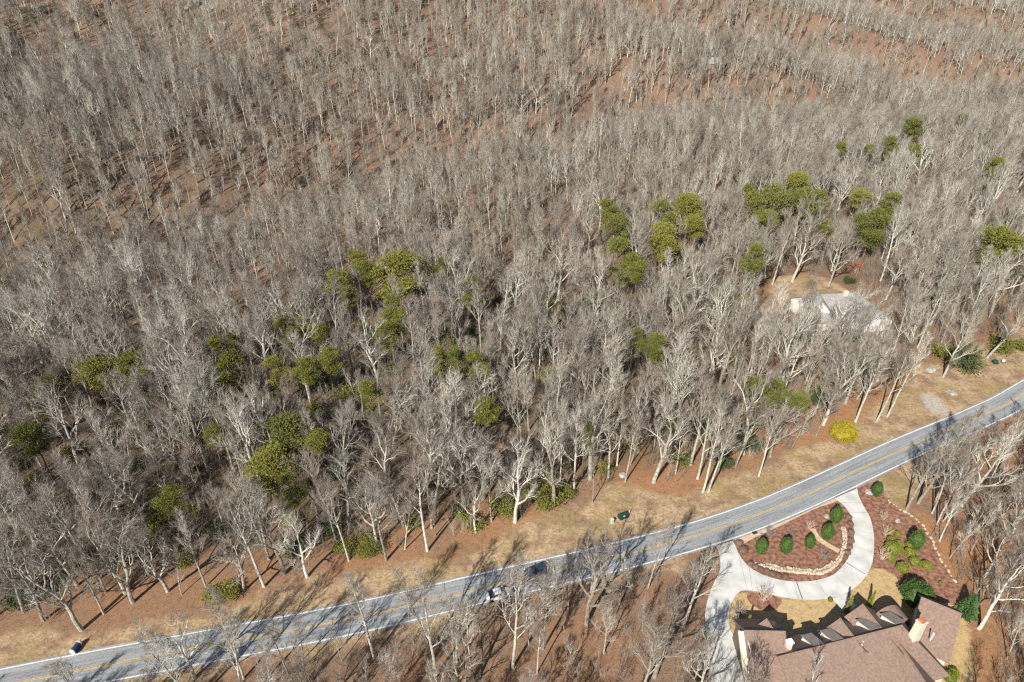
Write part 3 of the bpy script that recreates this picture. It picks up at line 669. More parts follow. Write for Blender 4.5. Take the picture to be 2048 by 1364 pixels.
# trees whose feet the photo shows: (pixel of the foot, style, height in metres, lean to the picture's right, label)
PLACED = [
 ((167, 1264), 'oak', 21, -2.5, 'stout bare oak leaning over the verge by the dark blue box'),
 ((210, 1231), 'maple', 14, -1, 'slim bare tree just uphill of the leaning oak by the blue box'),
 ((338, 1187), 'oak', 18, 0, 'spreading bare tree at the wood edge with a fan of pale limbs'),
 ((364, 1192), 'young', 10, 0, 'small thin bare tree beside the fan shaped roadside tree'),
 ((413, 1177), 'maple', 15, -1, 'slim bare tree directly left of the yellow green roadside shrub pair'),
 ((489, 1185), 'oak', 15, -1, 'crooked bare tree rising directly right of the yellow green roadside shrub pair'),
 ((530, 1177), 'tall', 22, -1, 'straight pale trunk casting a long shadow on orange leaves of the bank'),
 ((615, 1158), 'oak', 15, -1, 'small forked bare tree on the orange bank right of the straight pale trunk'),
 ((699, 1125), 'tall', 20, -1, 'very slim pale bare tree at the verge beside the pale green laurel clump'),
 ((155, 1173), 'oak', 17, -1, 'crooked bare tree behind the leaning oak at the lower corner of the wood'),
 ((222, 1091), 'maple', 20, -1.5, 'tall leaning bare tree deep in the lower corner of the wood'),
 ((27, 1143), 'maple', 19, -1, 'bare tree cut by the picture edge in the lower corner of the wood'),
 ((538, 1119), 'tall', 19, 0, 'slim bare tree uphill of the straight pale trunk on the orange bank'),
 ((773, 1124), 'maple', 19, -0.5, 'pale bare tree on the verge edge just right of the laurel clump'),
 ((855, 1102), 'tall', 23, 0, 'tall straight pale bare tree on the verge edge, nearest stem of its trio'),
 ((864, 1057), 'tall', 21, 0, 'pale bare tree directly behind the tallest verge edge stem'),
 ((871, 1073), 'young', 10, 1, 'small leaning bare tree right of the tall verge edge stem'),
 ((984, 1047), 'maple', 16, 0, 'slim bare tree between the two laurel bushes at the verge top'),
 ((967, 999), 'oak', 18, 0, 'forked pale bare tree behind the round laurel bush at the verge top'),
 ((1148, 982), 'maple', 18, -0.5, 'bare tree beside the laurel bush row with rocks at the verge top'),
 ((1185, 1006), 'young', 12, 0, 'slim bare tree standing forward on the widest part of the grass verge'),
 ((1180, 958), 'oak', 24, 0.5, 'tall white barked bare tree above the widest part of the grass verge'),
 ((1250, 965), 'tall', 17, 1, 'dark slim bare tree behind the green utility box'),
 ((1307, 965), 'oak', 23, 0.5, 'broad white barked oak standing on orange leaves above the verge'),
 ((1395, 958), 'maple', 20, 1, 'bare tree just behind the white twin stems by the road'),
 ((1405, 988), 'tall', 21, 1, 'thicker white stem of the twin pair at the road verge'),
 ((1417, 984), 'tall', 20, 2, 'slimmer white stem of the twin pair at the road verge'),
 ((1517, 954), 'maple', 15, 2, 'bare tree with a long shadow standing on the verge right of the twin stems'),
 ((1470, 936), 'maple', 16, 1, 'slim bare tree behind the verge between twin stems and yellow bush'),
 ((1540, 915), 'oak', 14, 3, 'low crooked bare tree leaning right on orange leaves beside the verge'),
 ((1645, 851), 'oak', 23, 2, 'big pale oak directly left of the golden yellow bush'),
 ((1710, 845), 'maple', 18, 2, 'leaning bare tree directly right of the golden yellow bush'),
 ((1752, 844), 'tall', 20, 2, 'first straight bare tree on the lawn right of the golden bush'),
 ((1773, 836), 'tall', 20, 3, 'second straight bare tree on the lawn right of the golden bush'),
 ((1885, 757), 'oak', 17, 2, 'grey bare tree between the two round green bushes by the road'),
 ((1973, 717), 'oak', 19, 5, 'pale bare tree leaning right beside the green utility dome'),
 ((1610, 767), 'maple', 17, 2, 'bare tree on the slope between the grey house and the big pale oak'),
 ((1568, 786), 'oak', 14, 1, 'dark forked bare tree beside the bright pine pair below the grey house'),
 ((1545, 569), 'maple', 20, 1, 'bare tree at the left end of the lawn behind the grey house'),
 ((1584, 565), 'oak', 22, 2, 'thick pale tree on the lawn behind the grey house'),
 ((1656, 573), 'oak', 21, 3, 'thick leaning tree touching the roof behind the grey house'),
 ((1816, 552), 'oak', 19, 3, 'pale many limbed tree right of the grey house lawn'),
 ((1876, 627), 'maple', 17, 3, 'leaning bare tree in the wood right of the grey house'),
 ((1952, 654), 'tall', 18, 2, 'straight bare tree in the wood near the right picture edge above the utility dome'),
 ((1812, 1021), 'maple', 16, 1, 'bare tree standing against the stone edging beside the red mulch bed'),
 ((1834, 1011), 'oak', 17, 2, 'thick bare tree casting a wide shadow near the stone edging'),
 ((1863, 1028), 'maple', 15, 2, 'slim bare tree in the cluster past the stone edging, its lower left stem'),
 ((1872, 1052), 'maple', 15, 2, 'lowest standing bare tree of the cluster past the stone edging'),
 ((1884, 1045), 'young', 12, 2, 'thinnest bare tree of the cluster past the stone edging'),
 ((1921, 1014), 'oak', 19, 4, 'big bare tree leaning right on orange leaves past the stone edging'),
 ((1890, 958), 'tall', 18, 2, 'tall bare tree between the road and the cluster past the stone edging'),
 ((1989, 1108), 'oak', 18, 4, 'leaning grey tree in the dark wood at the right picture edge'),
 ((1967, 1155), 'oak', 13, 1, 'crooked forked tree in deep shade above the small spruce'),
 ((1958, 1258), 'oak', 17, 5, 'pale slanting tree between the small spruce and the right picture edge'),
 ((871, 1356), 'maple', 21, 0, 'slender bare tree at the bottom picture edge left of the white car'),
 ((907, 1286), 'maple', 12, -1, 'bare tree on the near verge just left of the white car'),
 ((946, 1361), 'tall', 18, 0, 'straight stem at the bottom picture edge below the white car'),
 ((1025, 1341), 'maple', 21, 1.5, 'tall kinked bare tree whose fork covers the road right of the white car'),
 ((1057, 1293), 'young', 11, 0, 'short thin bare tree right of the tall kinked roadside tree'),
 ((1086, 1300), 'maple', 17, 0, 'bare tree on the near verge below the dark blue car'),
 ((1172, 1249), 'oak', 20, 1, 'pale bare tree on the near verge right of the dark blue car'),
 ((1308, 1355), 'oak', 19, 1, 'broad bare tree near the bottom picture edge left of the driveway'),
 ((1366, 1255), 'maple', 17, 3, 'slanting bare tree beside the left arm of the driveway'),
 ((390, 1361), 'oak', 15, 0, 'bare tree on the near verge at the bottom left of the road'),
 ((489, 1361), 'maple', 17, 0, 'tall thin bare tree crossing the white edge line at the lower road'),
]
placed_xy = []; rt = random.Random(7)
def place_tree(x, y, z, var, sc, rz, tx, ty, label, group):
    o = empty('bare_tree', (x, y, z)); o.rotation_euler = (tx, ty, rz); o.scale = (sc,) * 3
    tag(o, label, 'tree', group or None)
    link_data('trunk', LIB[var]['trunk'], o); link_data('crown', LIB[var]['crown'], o)
    return o
for k, (p_, st, h_, lean, lab) in enumerate(PLACED):
    g = ground(*p_); var = BY[st][k % len(BY[st])]
    place_tree(g.x, g.y, g.z, var, h_ / LIB[var]['H'], 0, 0, 0, lab, 'bare trees with open ground at their feet')
    o = bpy.context.scene.objects[-1]
    placed_xy.append((g.x, g.y))
# lean: tilt each of them about the view direction
for o, (p_, st, h_, lean, lab) in zip([o for o in COL.objects if o.name.startswith('bare_tree')], PLACED):
    o.rotation_euler = (Matrix.Rotation(lean * 0.035, 3, 'Y') @ Matrix.Rotation(rt.uniform(0, 6.28), 3, 'Z')).to_euler()

for (q_, zt, sty, lab) in (((1650, 1326), 10, BY['young'][0], 'thin bare tree top reaching over the brown roof from the picture bottom'),):
    g = at(*q_, zt); place_tree(g.x, g.y, 0, sty, zt / LIB[sty]['H'], 1.0, 0, 0, lab, None); placed_xy.append((g.x, g.y))
for (q_, hz_, top, sty, lab) in (((1530, 1310), 5.0, 16, 4, 'bare tree at the left of the garage wing below the picture'), ((1440, 1250), 0, 15, 1, 'bare tree left of the driveway arm, its shadow crossing the concrete')):
    g = at(*q_, hz_); L_ = (top - 3 - hz_) / math.tan(SUN_EL); place_tree(g.x + math.sin(SUN_AZ) * L_, g.y + math.cos(SUN_AZ) * L_, 0, sty, top / LIB[sty]['H'], 2.0, 0, 0, lab, None)
# pines of the wood: (crown centre pixel, crown width and height in pixels)
PINES = [(455, 745, 65, 110), (550, 745, 45, 55), (572, 662, 40, 50), (605, 650, 35, 40), (640, 665, 40, 35), (656, 720, 45, 50), (783, 622, 45, 55),
 (776, 665, 50, 55), (790, 550, 95, 80), (672, 565, 55, 45), (712, 515, 35, 25), (735, 545, 45, 45), (888, 532, 40, 35), (945, 572, 35, 30), (700, 597, 25, 25),
 (935, 600, 20, 35), (877, 715, 42, 60), (915, 718, 44, 65), (950, 735, 45, 60), (740, 790, 50, 70), (1215, 420, 40, 45), (1240, 455, 55, 40), (1325, 435, 50, 60),
 (1325, 480, 60, 60), (1380, 415, 60, 55), (1388, 450, 45, 40), (1245, 520, 60, 80), (1275, 540, 35, 40), (1535, 410, 75, 75), (1600, 372, 55, 40), (1605, 410, 60, 50),
 (1500, 380, 25, 20), (1745, 450, 60, 70), (1780, 405, 40, 35), (1720, 395, 40, 25), (1640, 400, 40, 30), (1685, 297, 25, 22), (1782, 290, 35, 28), (1832, 310, 40, 45),
 (1742, 298, 25, 14), (1830, 255, 45, 25), (1925, 237, 22, 14), (1995, 330, 30, 30), (2000, 490, 70, 80), (1505, 520, 45, 70), (1515, 790, 60, 85), (1555, 785, 40, 50),
 (1600, 800, 45, 40), (1440, 800, 40, 40), (1270, 680, 35, 60), (1310, 695, 50, 50), (565, 870, 90, 70), (540, 935, 80, 80), (635, 880, 42, 48), (580, 980, 50, 70),
 (65, 875, 65, 55), (190, 745, 70, 50), (260, 735, 60, 45), (100, 775, 55, 40), (425, 870, 40, 30), (340, 1000, 50, 50), (1170, 870, 40, 60), (970, 822, 50, 45),
 (1540, 440, 40, 30), (1650, 455, 30, 30), (430, 685, 25, 25), (465, 680, 25, 30), (610, 740, 45, 50)]
HEM = [(40, 95, 30, 45), (150, 85, 30, 40), (540, 25, 30, 35), (640, 55, 30, 40), (215, 25, 25, 30), (60, 40, 30, 35), (20, 60, 35, 45), (110, 30, 35, 35), (330, 30, 35, 35), (300, 90, 30, 35), (245, 130, 30, 35), (120, 150, 35, 40), (30, 150, 35, 45), (510, 70, 30, 40), (590, 30, 30, 40), (30, 235, 40, 50)]
def needle_crown(seed, n, flat, mat_, ragged=0.35):
    """crown of needle sprays, unit size: radius 1, height 2*flat, built from clumps with gaps between"""
    rn = random.Random(seed); mb = MB(); clumps = []
    for i in range(30):
        t = rn.random(); z = -1.25 + 2.1 * t ** 0.8; w = (1 - max(0, z) ** 2 * 0.9) * (1 if z > -0.4 else max(0.25, 1 + (z + 0.4) * 0.8))
        az = rn.uniform(0, 6.28); rr = w * math.sqrt(rn.uniform(0.05, 1)) * 0.85
        clumps.append((Vector((rr * math.cos(az), rr * math.sin(az), z * flat)), rn.uniform(0.14, 0.34) * (1 if z > -0.5 else 0.75)))
    tocore = Vector((0, 0, -0.5 * flat))
    for c, s in clumps:
        for i in range(int(n * (s / 0.26) ** 1.6 * rn.uniform(0.5, 1.2))):
            q = c + Vector((rn.gauss(0, 0.62) * s, rn.gauss(0, 0.62) * s, rn.gauss(0, 0.26) * s)) * 1.3
            e = (rv(rn) + (q - tocore) * 0.6 + Vector((0, 0, 0.35))).normalized(); L = rn.uniform(0.05, 0.11); a = perp(e, rn) * L * 0.26
            k = len(mb.v); mb.v += [tuple(q - a), tuple(q + a), tuple(q + e * L)]; mb.f.append((k, k + 1, k + 2)); mb.m.append(0)
            b = a.cross(e).normalized() * L * 0.26; k = len(mb.v); mb.v += [tuple(q - b), tuple(q + b), tuple(q + e * L)]; mb.f.append((k, k + 1, k + 2)); mb.m.append(0)
    x = bpy.data.meshes.new('crown'); x.from_pydata(mb.v, [], mb.f); x.materials.append(mat_); x.update()
    t = MB(); tube(t, [(0, 0, -9), (0.02, 0, -2), (0, 0.02, 0), (0, 0, 0.8 * flat)], [0.07, 0.055, 0.035, 0.008], 6)
    for c, s in clumps[::2]:
        h = min(c.z - 0.15, 0.6 * flat); tube(t, [(0, 0, h - 0.25), (c.x * 0.5, c.y * 0.5, h), tuple(c)], [0.022, 0.016, 0.006], 4)
    y = bpy.data.meshes.new('trunk'); y.from_pydata(t.v, [], t.f); y.materials.append(M['pine_bark']); y.update()
    return x, y
PV = [needle_crown(40 + i, 300, f, M['needles']) for i, f in enumerate((0.8, 1.05, 1.3, 0.65))]
HV = [needle_crown(60 + i, 70, f, M['hemlock']) for i, f in enumerate((1.2, 1.5))]
def words_place(px_, py_):
    a = 'above the lower road' if px_ < 400 else 'in the middle of the wood' if px_ < 1000 else 'toward the grey house' if px_ < 1480 else 'beyond the grey house lawn' if py_ < 600 else 'below the grey house'
    return a
PLAB = ['large upright olive pine rising alone in the wood far above the slim roadside stems', 'small bright pine standing between the large upright pine and the middle clump', 'leftmost of three rounded young pines above the small bright pine',
 'middle and darkest of three rounded young pines above the small bright pine', 'rightmost and palest of three rounded young pines', 'bright green rounded pine below the three rounded young pines', 'upper lobe like pine of the stacked pair in the middle of the wood',
 'lower and larger pine of the stacked pair in the middle of the wood', 'largest dense pine of the central clump near the top of the plateau', 'pale flat topped pine left of the largest central pine', 'small pine tip behind the central clump at its upper left',
 'greyish pine squeezed against the left of the largest central pine', 'thin yellowish pine right of the largest central pine', 'faint pine top right of the central clump among pale branches', 'tiny bright pine below the flat topped pine',
 'slim pine just below the faint pine top right of the central clump', 'left pine of the even row of three in the middle of the wood', 'middle pine of the even row of three in the middle of the wood', 'right pine of the even row of three in the middle of the wood',
 'light green pine behind bare limbs below the even row of three', 'rounded pine top standing farthest left in the upper pine group', 'dull pine just below the rounded pine top of the upper group', 'upper of two stacked pines in the upper group',
 'broad lower of two stacked pines in the upper group', 'tall domed pine right of the two stacked pines', 'lopsided pine skirt below the tall domed pine', 'dark bushy pine below the upper group', 'small pine tucked right of the dark bushy pine',
 'broad yellow green pine at the front of the biggest pine cluster behind the grey house', 'rear pine crowning the biggest pine cluster behind the grey house', 'right flank pine of the biggest cluster behind the grey house', 'small pine top left of the biggest cluster',
 'dense pine straight behind the lawn of the grey house', 'rounded pine behind the dense pine of the grey house lawn', 'thin sparse pine left of the rounded pine behind the grey house lawn', 'single pine right of the biggest cluster', 'leftmost small pine of the distant line in the pale canopy',
 'roundest pine of the distant line in the pale canopy', 'drooping pine at the right end of the distant line in the pale canopy', 'flat smallest pine in the distant line in the pale canopy', 'hazy pine above the distant line in the pale canopy', 'farthest lone pine near the upper right edge',
 'dim pine beside tall white trunks at the right edge', 'broad pine at the right edge below the tan clearing', 'dark green pine at the left end of the grey house lawn', 'bright yellow green pine in front of the grey house', 'smaller pine touching the bright one in front of the grey house',
 'low pine right of the bright pair in front of the grey house', 'dull pine left of the bright pair in front of the grey house', 'slim dark pine left of the two small pines midway up the wood', 'greenish pine right of the slim dark pine midway up the wood', 'wide dark olive pine of the big lower clump, its upper left part',
 'wide dark olive pine of the big lower clump, its lower left part', 'bright yellow green pine at the right of the big lower clump', 'yellowing pine at the foot of the big lower clump', 'dark pine near the left picture edge among grey limbs', 'broad flat olive pine on the left ridge, middle of its row',
 'greyish olive pine at the right end of the left ridge row', 'olive pine at the left end of the left ridge row', 'low dark pine near the big lower clump, left of it', 'yellowish pine among grey limbs above the lower roadside', 'pale green pine behind the tall white barked verge tree',
 'dark shaded pine below the even row of three', 'pine bough front of the biggest cluster behind the grey house', 'small pine between the biggest cluster and the lawn pines', 'tiny round pine left above the large upright pine', 'slim tip of a pine directly above the large upright pine', 'dull pine between the small bright pine and the bright rounded pine']
used_pine = []
for k, (a, b, w, h) in enumerate(PINES):
    depth = proj(*ground(a, b, 11))[2]; ppm = FPX / depth; rad = w / ppm / 2 * 1.05; ratio = h / w
    dz = 14.0
    if b > 640: dz = 11.5
    if a > 1400 and b > 640: dz = 8.0
    g = ground(a, b, dz); var = min(range(4), key=lambda i: abs((0.8, 1.05, 1.3, 0.65)[i] - ratio * 1.0))
    o = empty('pine_tree', (g.x, g.y, g.z + dz)); o.rotation_euler = (0, 0, rt.uniform(0, 6)); sc = max(rad, 1.3); o.scale = (sc, sc, sc)
    tag(o, PLAB[k], 'tree', 'pines scattered through the bare wood'); link_data('trunk', PV[var][1], o); link_data('crown', PV[var][0], o)
    used_pine.append((g.x, g.y, sc))
HLAB = ['dark evergreen near the left picture edge below the top corner', 'dark evergreen right of the leftmost hillside evergreens', 'dark evergreen at the top edge right of the pale rocks', 'dark evergreen on the upper slope right of the pale rocks',
        'small dark evergreen at the top edge left of the pale rocks', 'dark evergreen beside the pale boulder at the top left', 'dark evergreen cut by the left picture edge near the top', 'dark evergreen in the top left corner right of the flat boulder', 'dark evergreen left of the tan clearing near the top edge', 'dark evergreen downhill of the tan clearing on the upper left slope', 'dark evergreen below the pale standing rock on the upper left slope', 'dark evergreen lower on the upper left slope near leaning trunks',
        'dark evergreen at the left picture edge above the lowest one', 'dark evergreen between the tan clearing and the mossy rock', 'dark evergreen at the top edge left of the ridge gap', 'lowest dark evergreen at the left picture edge on the hillside']
for k, (a, b, w, h) in enumerate(HEM):
    g = ground(a, b, 6); ppm = FPX / proj(g.x, g.y, g.z + 6)[2]; sc = w / ppm / 2
    o = empty('dark_evergreen', (g.x, g.y, g.z + 6)); o.scale = (sc,) * 3; tag(o, HLAB[k], 'tree', 'dark evergreens on the upper slope')
    link_data('trunk', HV[k % 2][1], o); link_data('crown', HV[k % 2][0], o); used_pine.append((g.x, g.y, sc))

# ------------------------------------------------------------------ the wood: nearest trees one by one, all others as one mass
DRIVE_POLY = [tuple(p[:2]) for p in drive_pts]
YARD = [tuple(at(*p)[:2]) for p in [(1380, 1100), (1460, 1060), (1720, 960), (1780, 990), (1850, 1050), (1930, 1180), (1960, 1290), (1990, 1440), (1436, 1900), (1402, 1364), (1392, 1290)]]
H2POLY = [tuple(at(*p)[:2]) for p in [(1500, 600), (1560, 545), (1640, 540), (1720, 560), (1800, 640), (1780, 680), (1640, 680), (1520, 670)]]
FOOT2 = [tuple(at(*p)[:2]) for p in [(1840, 850), (1900, 780), (1940, 800), (1900, 850)]]
rw = np.random.default_rng(11)
def scatter(n_try, box, dist_fn, accept):
    cell = 2.5; grid = {}; out = []
    X = rw.uniform(box[0], box[1], n_try); Y = rw.uniform(box[2], box[3], n_try); ok = accept(X, Y)
    D = dist_fn(X, Y)
    for x, y, k, d in zip(X, Y, ok, D):
        if not k: continue
        cx, cy = int(x // cell), int(y // cell); rr = int(d // cell) + 1; bad = False
        for i in range(-rr, rr + 1):
            for j in range(-rr, rr + 1):
                for (a, b) in grid.get((cx + i, cy + j), ()):
                    if (a - x) ** 2 + (b - y) ** 2 < d * d: bad = True; break
                if bad: break
            if bad: break
        if not bad: grid.setdefault((cx, cy), []).append((x, y)); out.append((x, y))
    return out
px_arr = np.array(placed_xy)
def accept_tree(X, Y):
    rd = road_dist(X, Y); vwid = np.interp(X, [-90, -60, -30, 0, 20, 40, 60, 80, 100, 130], [9, 8.5, 9, 10.5, 15, 10, 8, 15, 19, 14])
    ok = np.where(rd > 0, rd > vwid + 1.5, rd < -6.5)
    ok &= ~((rd < 0) & (rd > -9) & (X > 62) & (X < 92))
    for poly in (YARD, H2POLY): ok &= ~inside(poly, X, Y)
    ok &= ~inside(DRIVE_POLY, X, Y)
    near = (np.abs(Y) < 260) & (np.abs(X) < 220)
    for a, b in placed_xy: ok &= (X - a) ** 2 + (Y - b) ** 2 > 3.4 ** 2
    zc = Y * CP + (CAMH - 10) * SP
    ok &= (np.abs(X) < 0.80 * zc + 30)
    return ok
def JIT(X, Y): return 1.0 + 0.30 * np.sin(X / 7.3 + 2 * np.sin(Y / 13.0)) * np.sin(Y / 8.1 + 1.7 * np.sin(X / 17.0)) + rw.uniform(-0.22, 0.22, X.shape)
def dist_tree(X, Y):
    rd = road_dist(X, Y); far = np.hypot(X, Y)
    return np.where(rd < 0, 3.4, np.where(rd < 112, 3.8, np.where(X < 60, np.where(far < 450, np.where(X < -95, 2.9, 3.3), 4.2), np.where(far < 450, 3.0, 4.0))) * JIT(X, Y))
wood = scatter(60000, (-330, 400, 22, 330), dist_tree, accept_tree)
wood += [p for p in scatter(80000, (-520, 700, 330, 760), dist_tree, accept_tree)]
SIGHTS = []                                     # open spots of the wood: rocks, clearings, the yard of the grey house
for a, b, s, al1 in [(388, 12, 5, 12), (420, 8, 6, 14), (455, 52, 4, 8), (80, 26, 6, 10), (186, 34, 3, 7), (187, 108, 3, 7), (276, 42, 3, 6), (1640, 600, 5, 17), (1690, 590, 5, 16), (998, 1192, 2.6, 26), (1605, 570, 7, 12), (1545, 650, 5, 10), (2030, 440, 7, 14), (2000, 412, 8, 12), 
                     (990, 268, 5, 6), (1080, 300, 4, 5), (640, 560, 0.1, 0.1)]:
    g = ground(a, b); SIGHTS.append((g.x, g.y, s, al1))
cand = []
WX = np.array([p[0] for p in wood]); WY = np.array([p[1] for p in wood]); WZ = heights(WX, WY); WR = road_dist(WX, WY)
for x, y, z, rd in zip(WX, WY, WZ, WR):
    hill = rd > 105
    thin = noise.noise(Vector((x / 26, y / 26, 3.1))) + 0.5 * noise.noise(Vector((x / 9, y / 9, 7.7)))
    if hill and x < 90 and math.hypot(x, y) < 480 and thin > 0.25 and rt.random() < 0.34: continue
    if not hill and thin > 0.35 and rt.random() < 0.4: continue
    u = rt.random()
    if hill and x < 80: st = 'tall' if u < 0.42 else 'maple' if u < 0.74 else 'young' if u < 0.86 else 'oak'
    elif hill: st = 'maple' if u < 0.52 else 'tall' if u < 0.7 else 'oak'
    elif rd < 0: st = 'maple' if u < 0.36 else 'tall' if u < 0.60 else 'oak' if u < 0.68 else 'young'
    else: st = 'oak' if u < 0.42 else 'maple' if u < 0.78 else 'tall' if u < 0.86 else 'young'
    var = rt.choice(BY[st]); sc = rt.uniform(0.66, 1.15) * (0.80 if rd < 0 else 1.0) * (0.80 if hill else 1.0)
    skip = False
    for a, b, s, al1 in SIGHTS:
        dx_, dy_ = x - a, y - b
        if abs(dx_) > 40 or abs(dy_) > 45: continue
        q = math.hypot(a, b); al = -(dx_ * a + dy_ * b) / q; ac = abs(dx_ * b - dy_ * a) / q
        if -s < al < al1 and ac < s: skip = True; break
    if skip: continue
    for a, b, s in used_pine:                     # the pines stand in small openings of the wood
        dx_, dy_ = x - a, y - b
        if abs(dx_) > 14 or abs(dy_) > 16: continue
        q = math.hypot(a, b); al = -(dx_ * a + dy_ * b) / q; ac = abs(dx_ * b - dy_ * a) / q
        if -s * 0.8 < al < 8 + s * 0.6 and ac < s * 0.75 + 1.0: skip = True; break
    if skip and st != 'young': continue
    cand.append((x, y, z, var, sc, rt.uniform(0, 6.28), rt.gauss(0, 0.055), rt.gauss(0, 0.055), rd))
def inframe(x, y, z):
    a, b, c = proj(x, y, z); return -20 < a < 2068 and -20 < b < 1384
inf = sorted([c for c in cand if inframe(c[0], c[1], c[2] + 7 * c[4])], key=lambda c: proj(c[0], c[1], c[2])[2])
NEAR_N = 300 - len(PLACED) - 6
single = inf[:NEAR_N]; sid = set(map(id, single)); rest = [c for c in cand if id(c) not in sid]
STN = dict(oak='crooked wide', maple='many branched', tall='straight high', young='small thin')
def zone(px_, py_, rd):
    if rd < 0:
        if px_ > 1780: return 'in the shaded wood right of the stone edging'
        if px_ > 1500: return 'between the driveway house and the picture bottom'
        if px_ > 1240: return 'between the lower road and the left arm of the driveway'
        if px_ > 930: return 'on the near side of the road below the two cars'
        if px_ > 640: return 'on the near side of the road left of the white car'
        return 'on the near side of the road at the bottom left'
    cols = ('in the wood uphill of the dark blue box', 'in the wood uphill of the fan shaped roadside tree', 'in the wood uphill of the laurel clump', 'in the wood uphill of the tall verge edge stems',
            'in the wood uphill of the white barked verge tree', 'in the wood around the white twin stems', 'in the wood between the grey house and the road', 'in the wood right of the grey house')
    k = min(int(np.searchsorted([250, 520, 740, 1000, 1240, 1460, 1700], px_)), 7)
    return cols[k]
for (x, y, z, var, sc, rz, tx, ty, rd) in single:
    a, b, _ = proj(x, y, z); zn = zone(a, b, rd); st = LIB[var]['style']
    o = place_tree(x, y, z, var, sc, rz, tx, ty, '%s bare tree %s' % (STN[st], zn), '%s bare trees %s' % (STN[st], zn))
instancer('bare_woods', [joined(l['mb'], [M['bark'], M['twig']], 'bare_tree_kind') for l in LIB],
          [(x, y, z, rz, tx, ty, sc, var) for (x, y, z, var, sc, rz, tx, ty, rd) in rest], 'woods')

# brush and saplings under the trees
def brush(seed):
    rn = random.Random(seed); mb = MB()
    for s in range(12):
        p = Vector((rn.uniform(-1.3, 1.3), rn.uniform(-1.3, 1.3), -0.1)); d = (Vector((0, 0, 1)) + rv(rn) * 0.4).normalized(); H_ = rn.uniform(1.8, 6.0)
        pts = [p + d * H_ * t + rv(rn) * 0.08 for t in (0, 0.35, 0.7, 1)]; tube(mb, pts, [0.022, 0.017, 0.011, 0.004], 3)
        for i in range(24):
            t = rn.uniform(0.25, 1); q = pts[0].lerp(pts[3], t); e = (d + rv(rn) * 0.8).normalized(); spike(mb, q, q + e * rn.uniform(0.5, 1.3), 0.011)
    x = bpy.data.meshes.new('brush_kind'); x.from_pydata(mb.v, [], mb.f); x.materials.append(M['twig']); x.update(); return x
bx = scatter(30000, (-260, 300, 25, 330), lambda X, Y: np.where(road_dist(X, Y) < 105, 2.3, 3.4), accept_tree)
BZ = heights([p[0] for p in bx], [p[1] for p in bx])
instancer('undergrowth', [brush(i) for i in range(4)], [(p[0], p[1], z, rt.uniform(0, 6), 0, 0, rt.uniform(0.6, 1.25), rt.randrange(4)) for p, z in zip(bx, BZ)], 'brush')
# ------------------------------------------------------------------ shrubs and garden plants
def leaf_ball(seed, n, rx, ry, rz, leaf, mat_, egg=0.0, shell=0.62, lumps=0.12):
    """dense evergreen shrub: leaves on an uneven closed body standing on z = 0"""
    rn = random.Random(seed); mb = MB(); off = Vector((rn.uniform(0, 50),) * 3)
    def surf(d):
        k = 1 + lumps * (noise.noise(d * 2.2 + off) + 0.5 * noise.noise(d * 5 + off)); t = 1 - egg * max(0, d.z) * 0.45
        return Vector((d.x * rx * t * k, d.y * ry * t * k, rz * (1 + d.z * k)))
    bm = bmesh.new(); bmesh.ops.create_icosphere(bm, subdivisions=3, radius=1)
    for v in bm.verts: q = surf(v.co.normalized()); v.co = Vector((q.x * 0.86, q.y * 0.86, rz + (q.z - rz) * 0.86))
    mb.add([v.co[:] for v in bm.verts], [[v.index for v in f.verts] for f in bm.faces]); bm.free()
    for i in range(n):
        d = rv(rn); q = surf(d); q = Vector((0, 0, rz)).lerp(q, rn.uniform(shell + 0.2, 1.03))
        e = (d + rv(rn) * 0.9 + Vector((0, 0, 0.2))).normalized(); a = perp(e, rn) * leaf * 0.42; L = leaf * rn.uniform(0.8, 1.5)
        k = len(mb.v); mb.v += [tuple(q - e * L * 0.3), tuple(q + a), tuple(q + e * L), tuple(q - a)]; mb.f.append((k, k + 1, k + 2, k + 3)); mb.m.append(0)
    x = bpy.data.meshes.new('foliage'); x.from_pydata(mb.v, [], mb.f); x.materials.append(mat_); x.update(); return x
def loose_bush(seed, n, r, h, leaf, mat_):
    rn = random.Random(seed); mb = MB(); cl = [Vector((rn.uniform(-1, 1) * r * 0.7, rn.uniform(-1, 1) * r * 0.7, h * rn.uniform(0.25, 0.8))) for _ in range(11)]
    for i in range(n):
        c = rn.choice(cl); q = c + Vector((rn.gauss(0, 0.26) * r, rn.gauss(0, 0.26) * r, rn.gauss(0, 0.17) * h)); q.z = max(q.z, 0.05)
        e = (rv(rn) + (q - Vector((0, 0, h * 0.2))) * 0.4).normalized(); a = perp(e, rn) * leaf * 0.4; L = leaf * rn.uniform(0.8, 1.6)
        k = len(mb.v); mb.v += [tuple(q - e * L * 0.3), tuple(q + a), tuple(q + e * L), tuple(q - a)]; mb.f.append((k, k + 1, k + 2, k + 3)); mb.m.append(0)
    x = bpy.data.meshes.new('foliage'); x.from_pydata(mb.v, [], mb.f); x.materials.append(mat_); x.update()
    t = MB()
    for c in cl: tube(t, [(c.x * 0.2, c.y * 0.2, -0.1), (c.x * 0.6, c.y * 0.6, c.z * 0.55), tuple(c)], [0.04, 0.03, 0.012], 4)
    y = bpy.data.meshes.new('stem'); y.from_pydata(t.v, [], t.f); y.materials.append(M['pine_bark']); y.update(); return x, y
def put(name, me, p, sc, label, cat, group=None, rz=None):
    o = link_data(name, me); o.location = p; o.scale = sc if isinstance(sc, tuple) else (sc,) * 3; o.rotation_euler = (0, 0, rt.uniform(0, 6.28) if rz is None else rz)
    return tag(o, label, cat, group)
EGG = [leaf_ball(200 + i, 2200, 1.0, 1.0, 1.85, 0.12, M['holly'], egg=0.75, lumps=0.17) for i in range(3)]
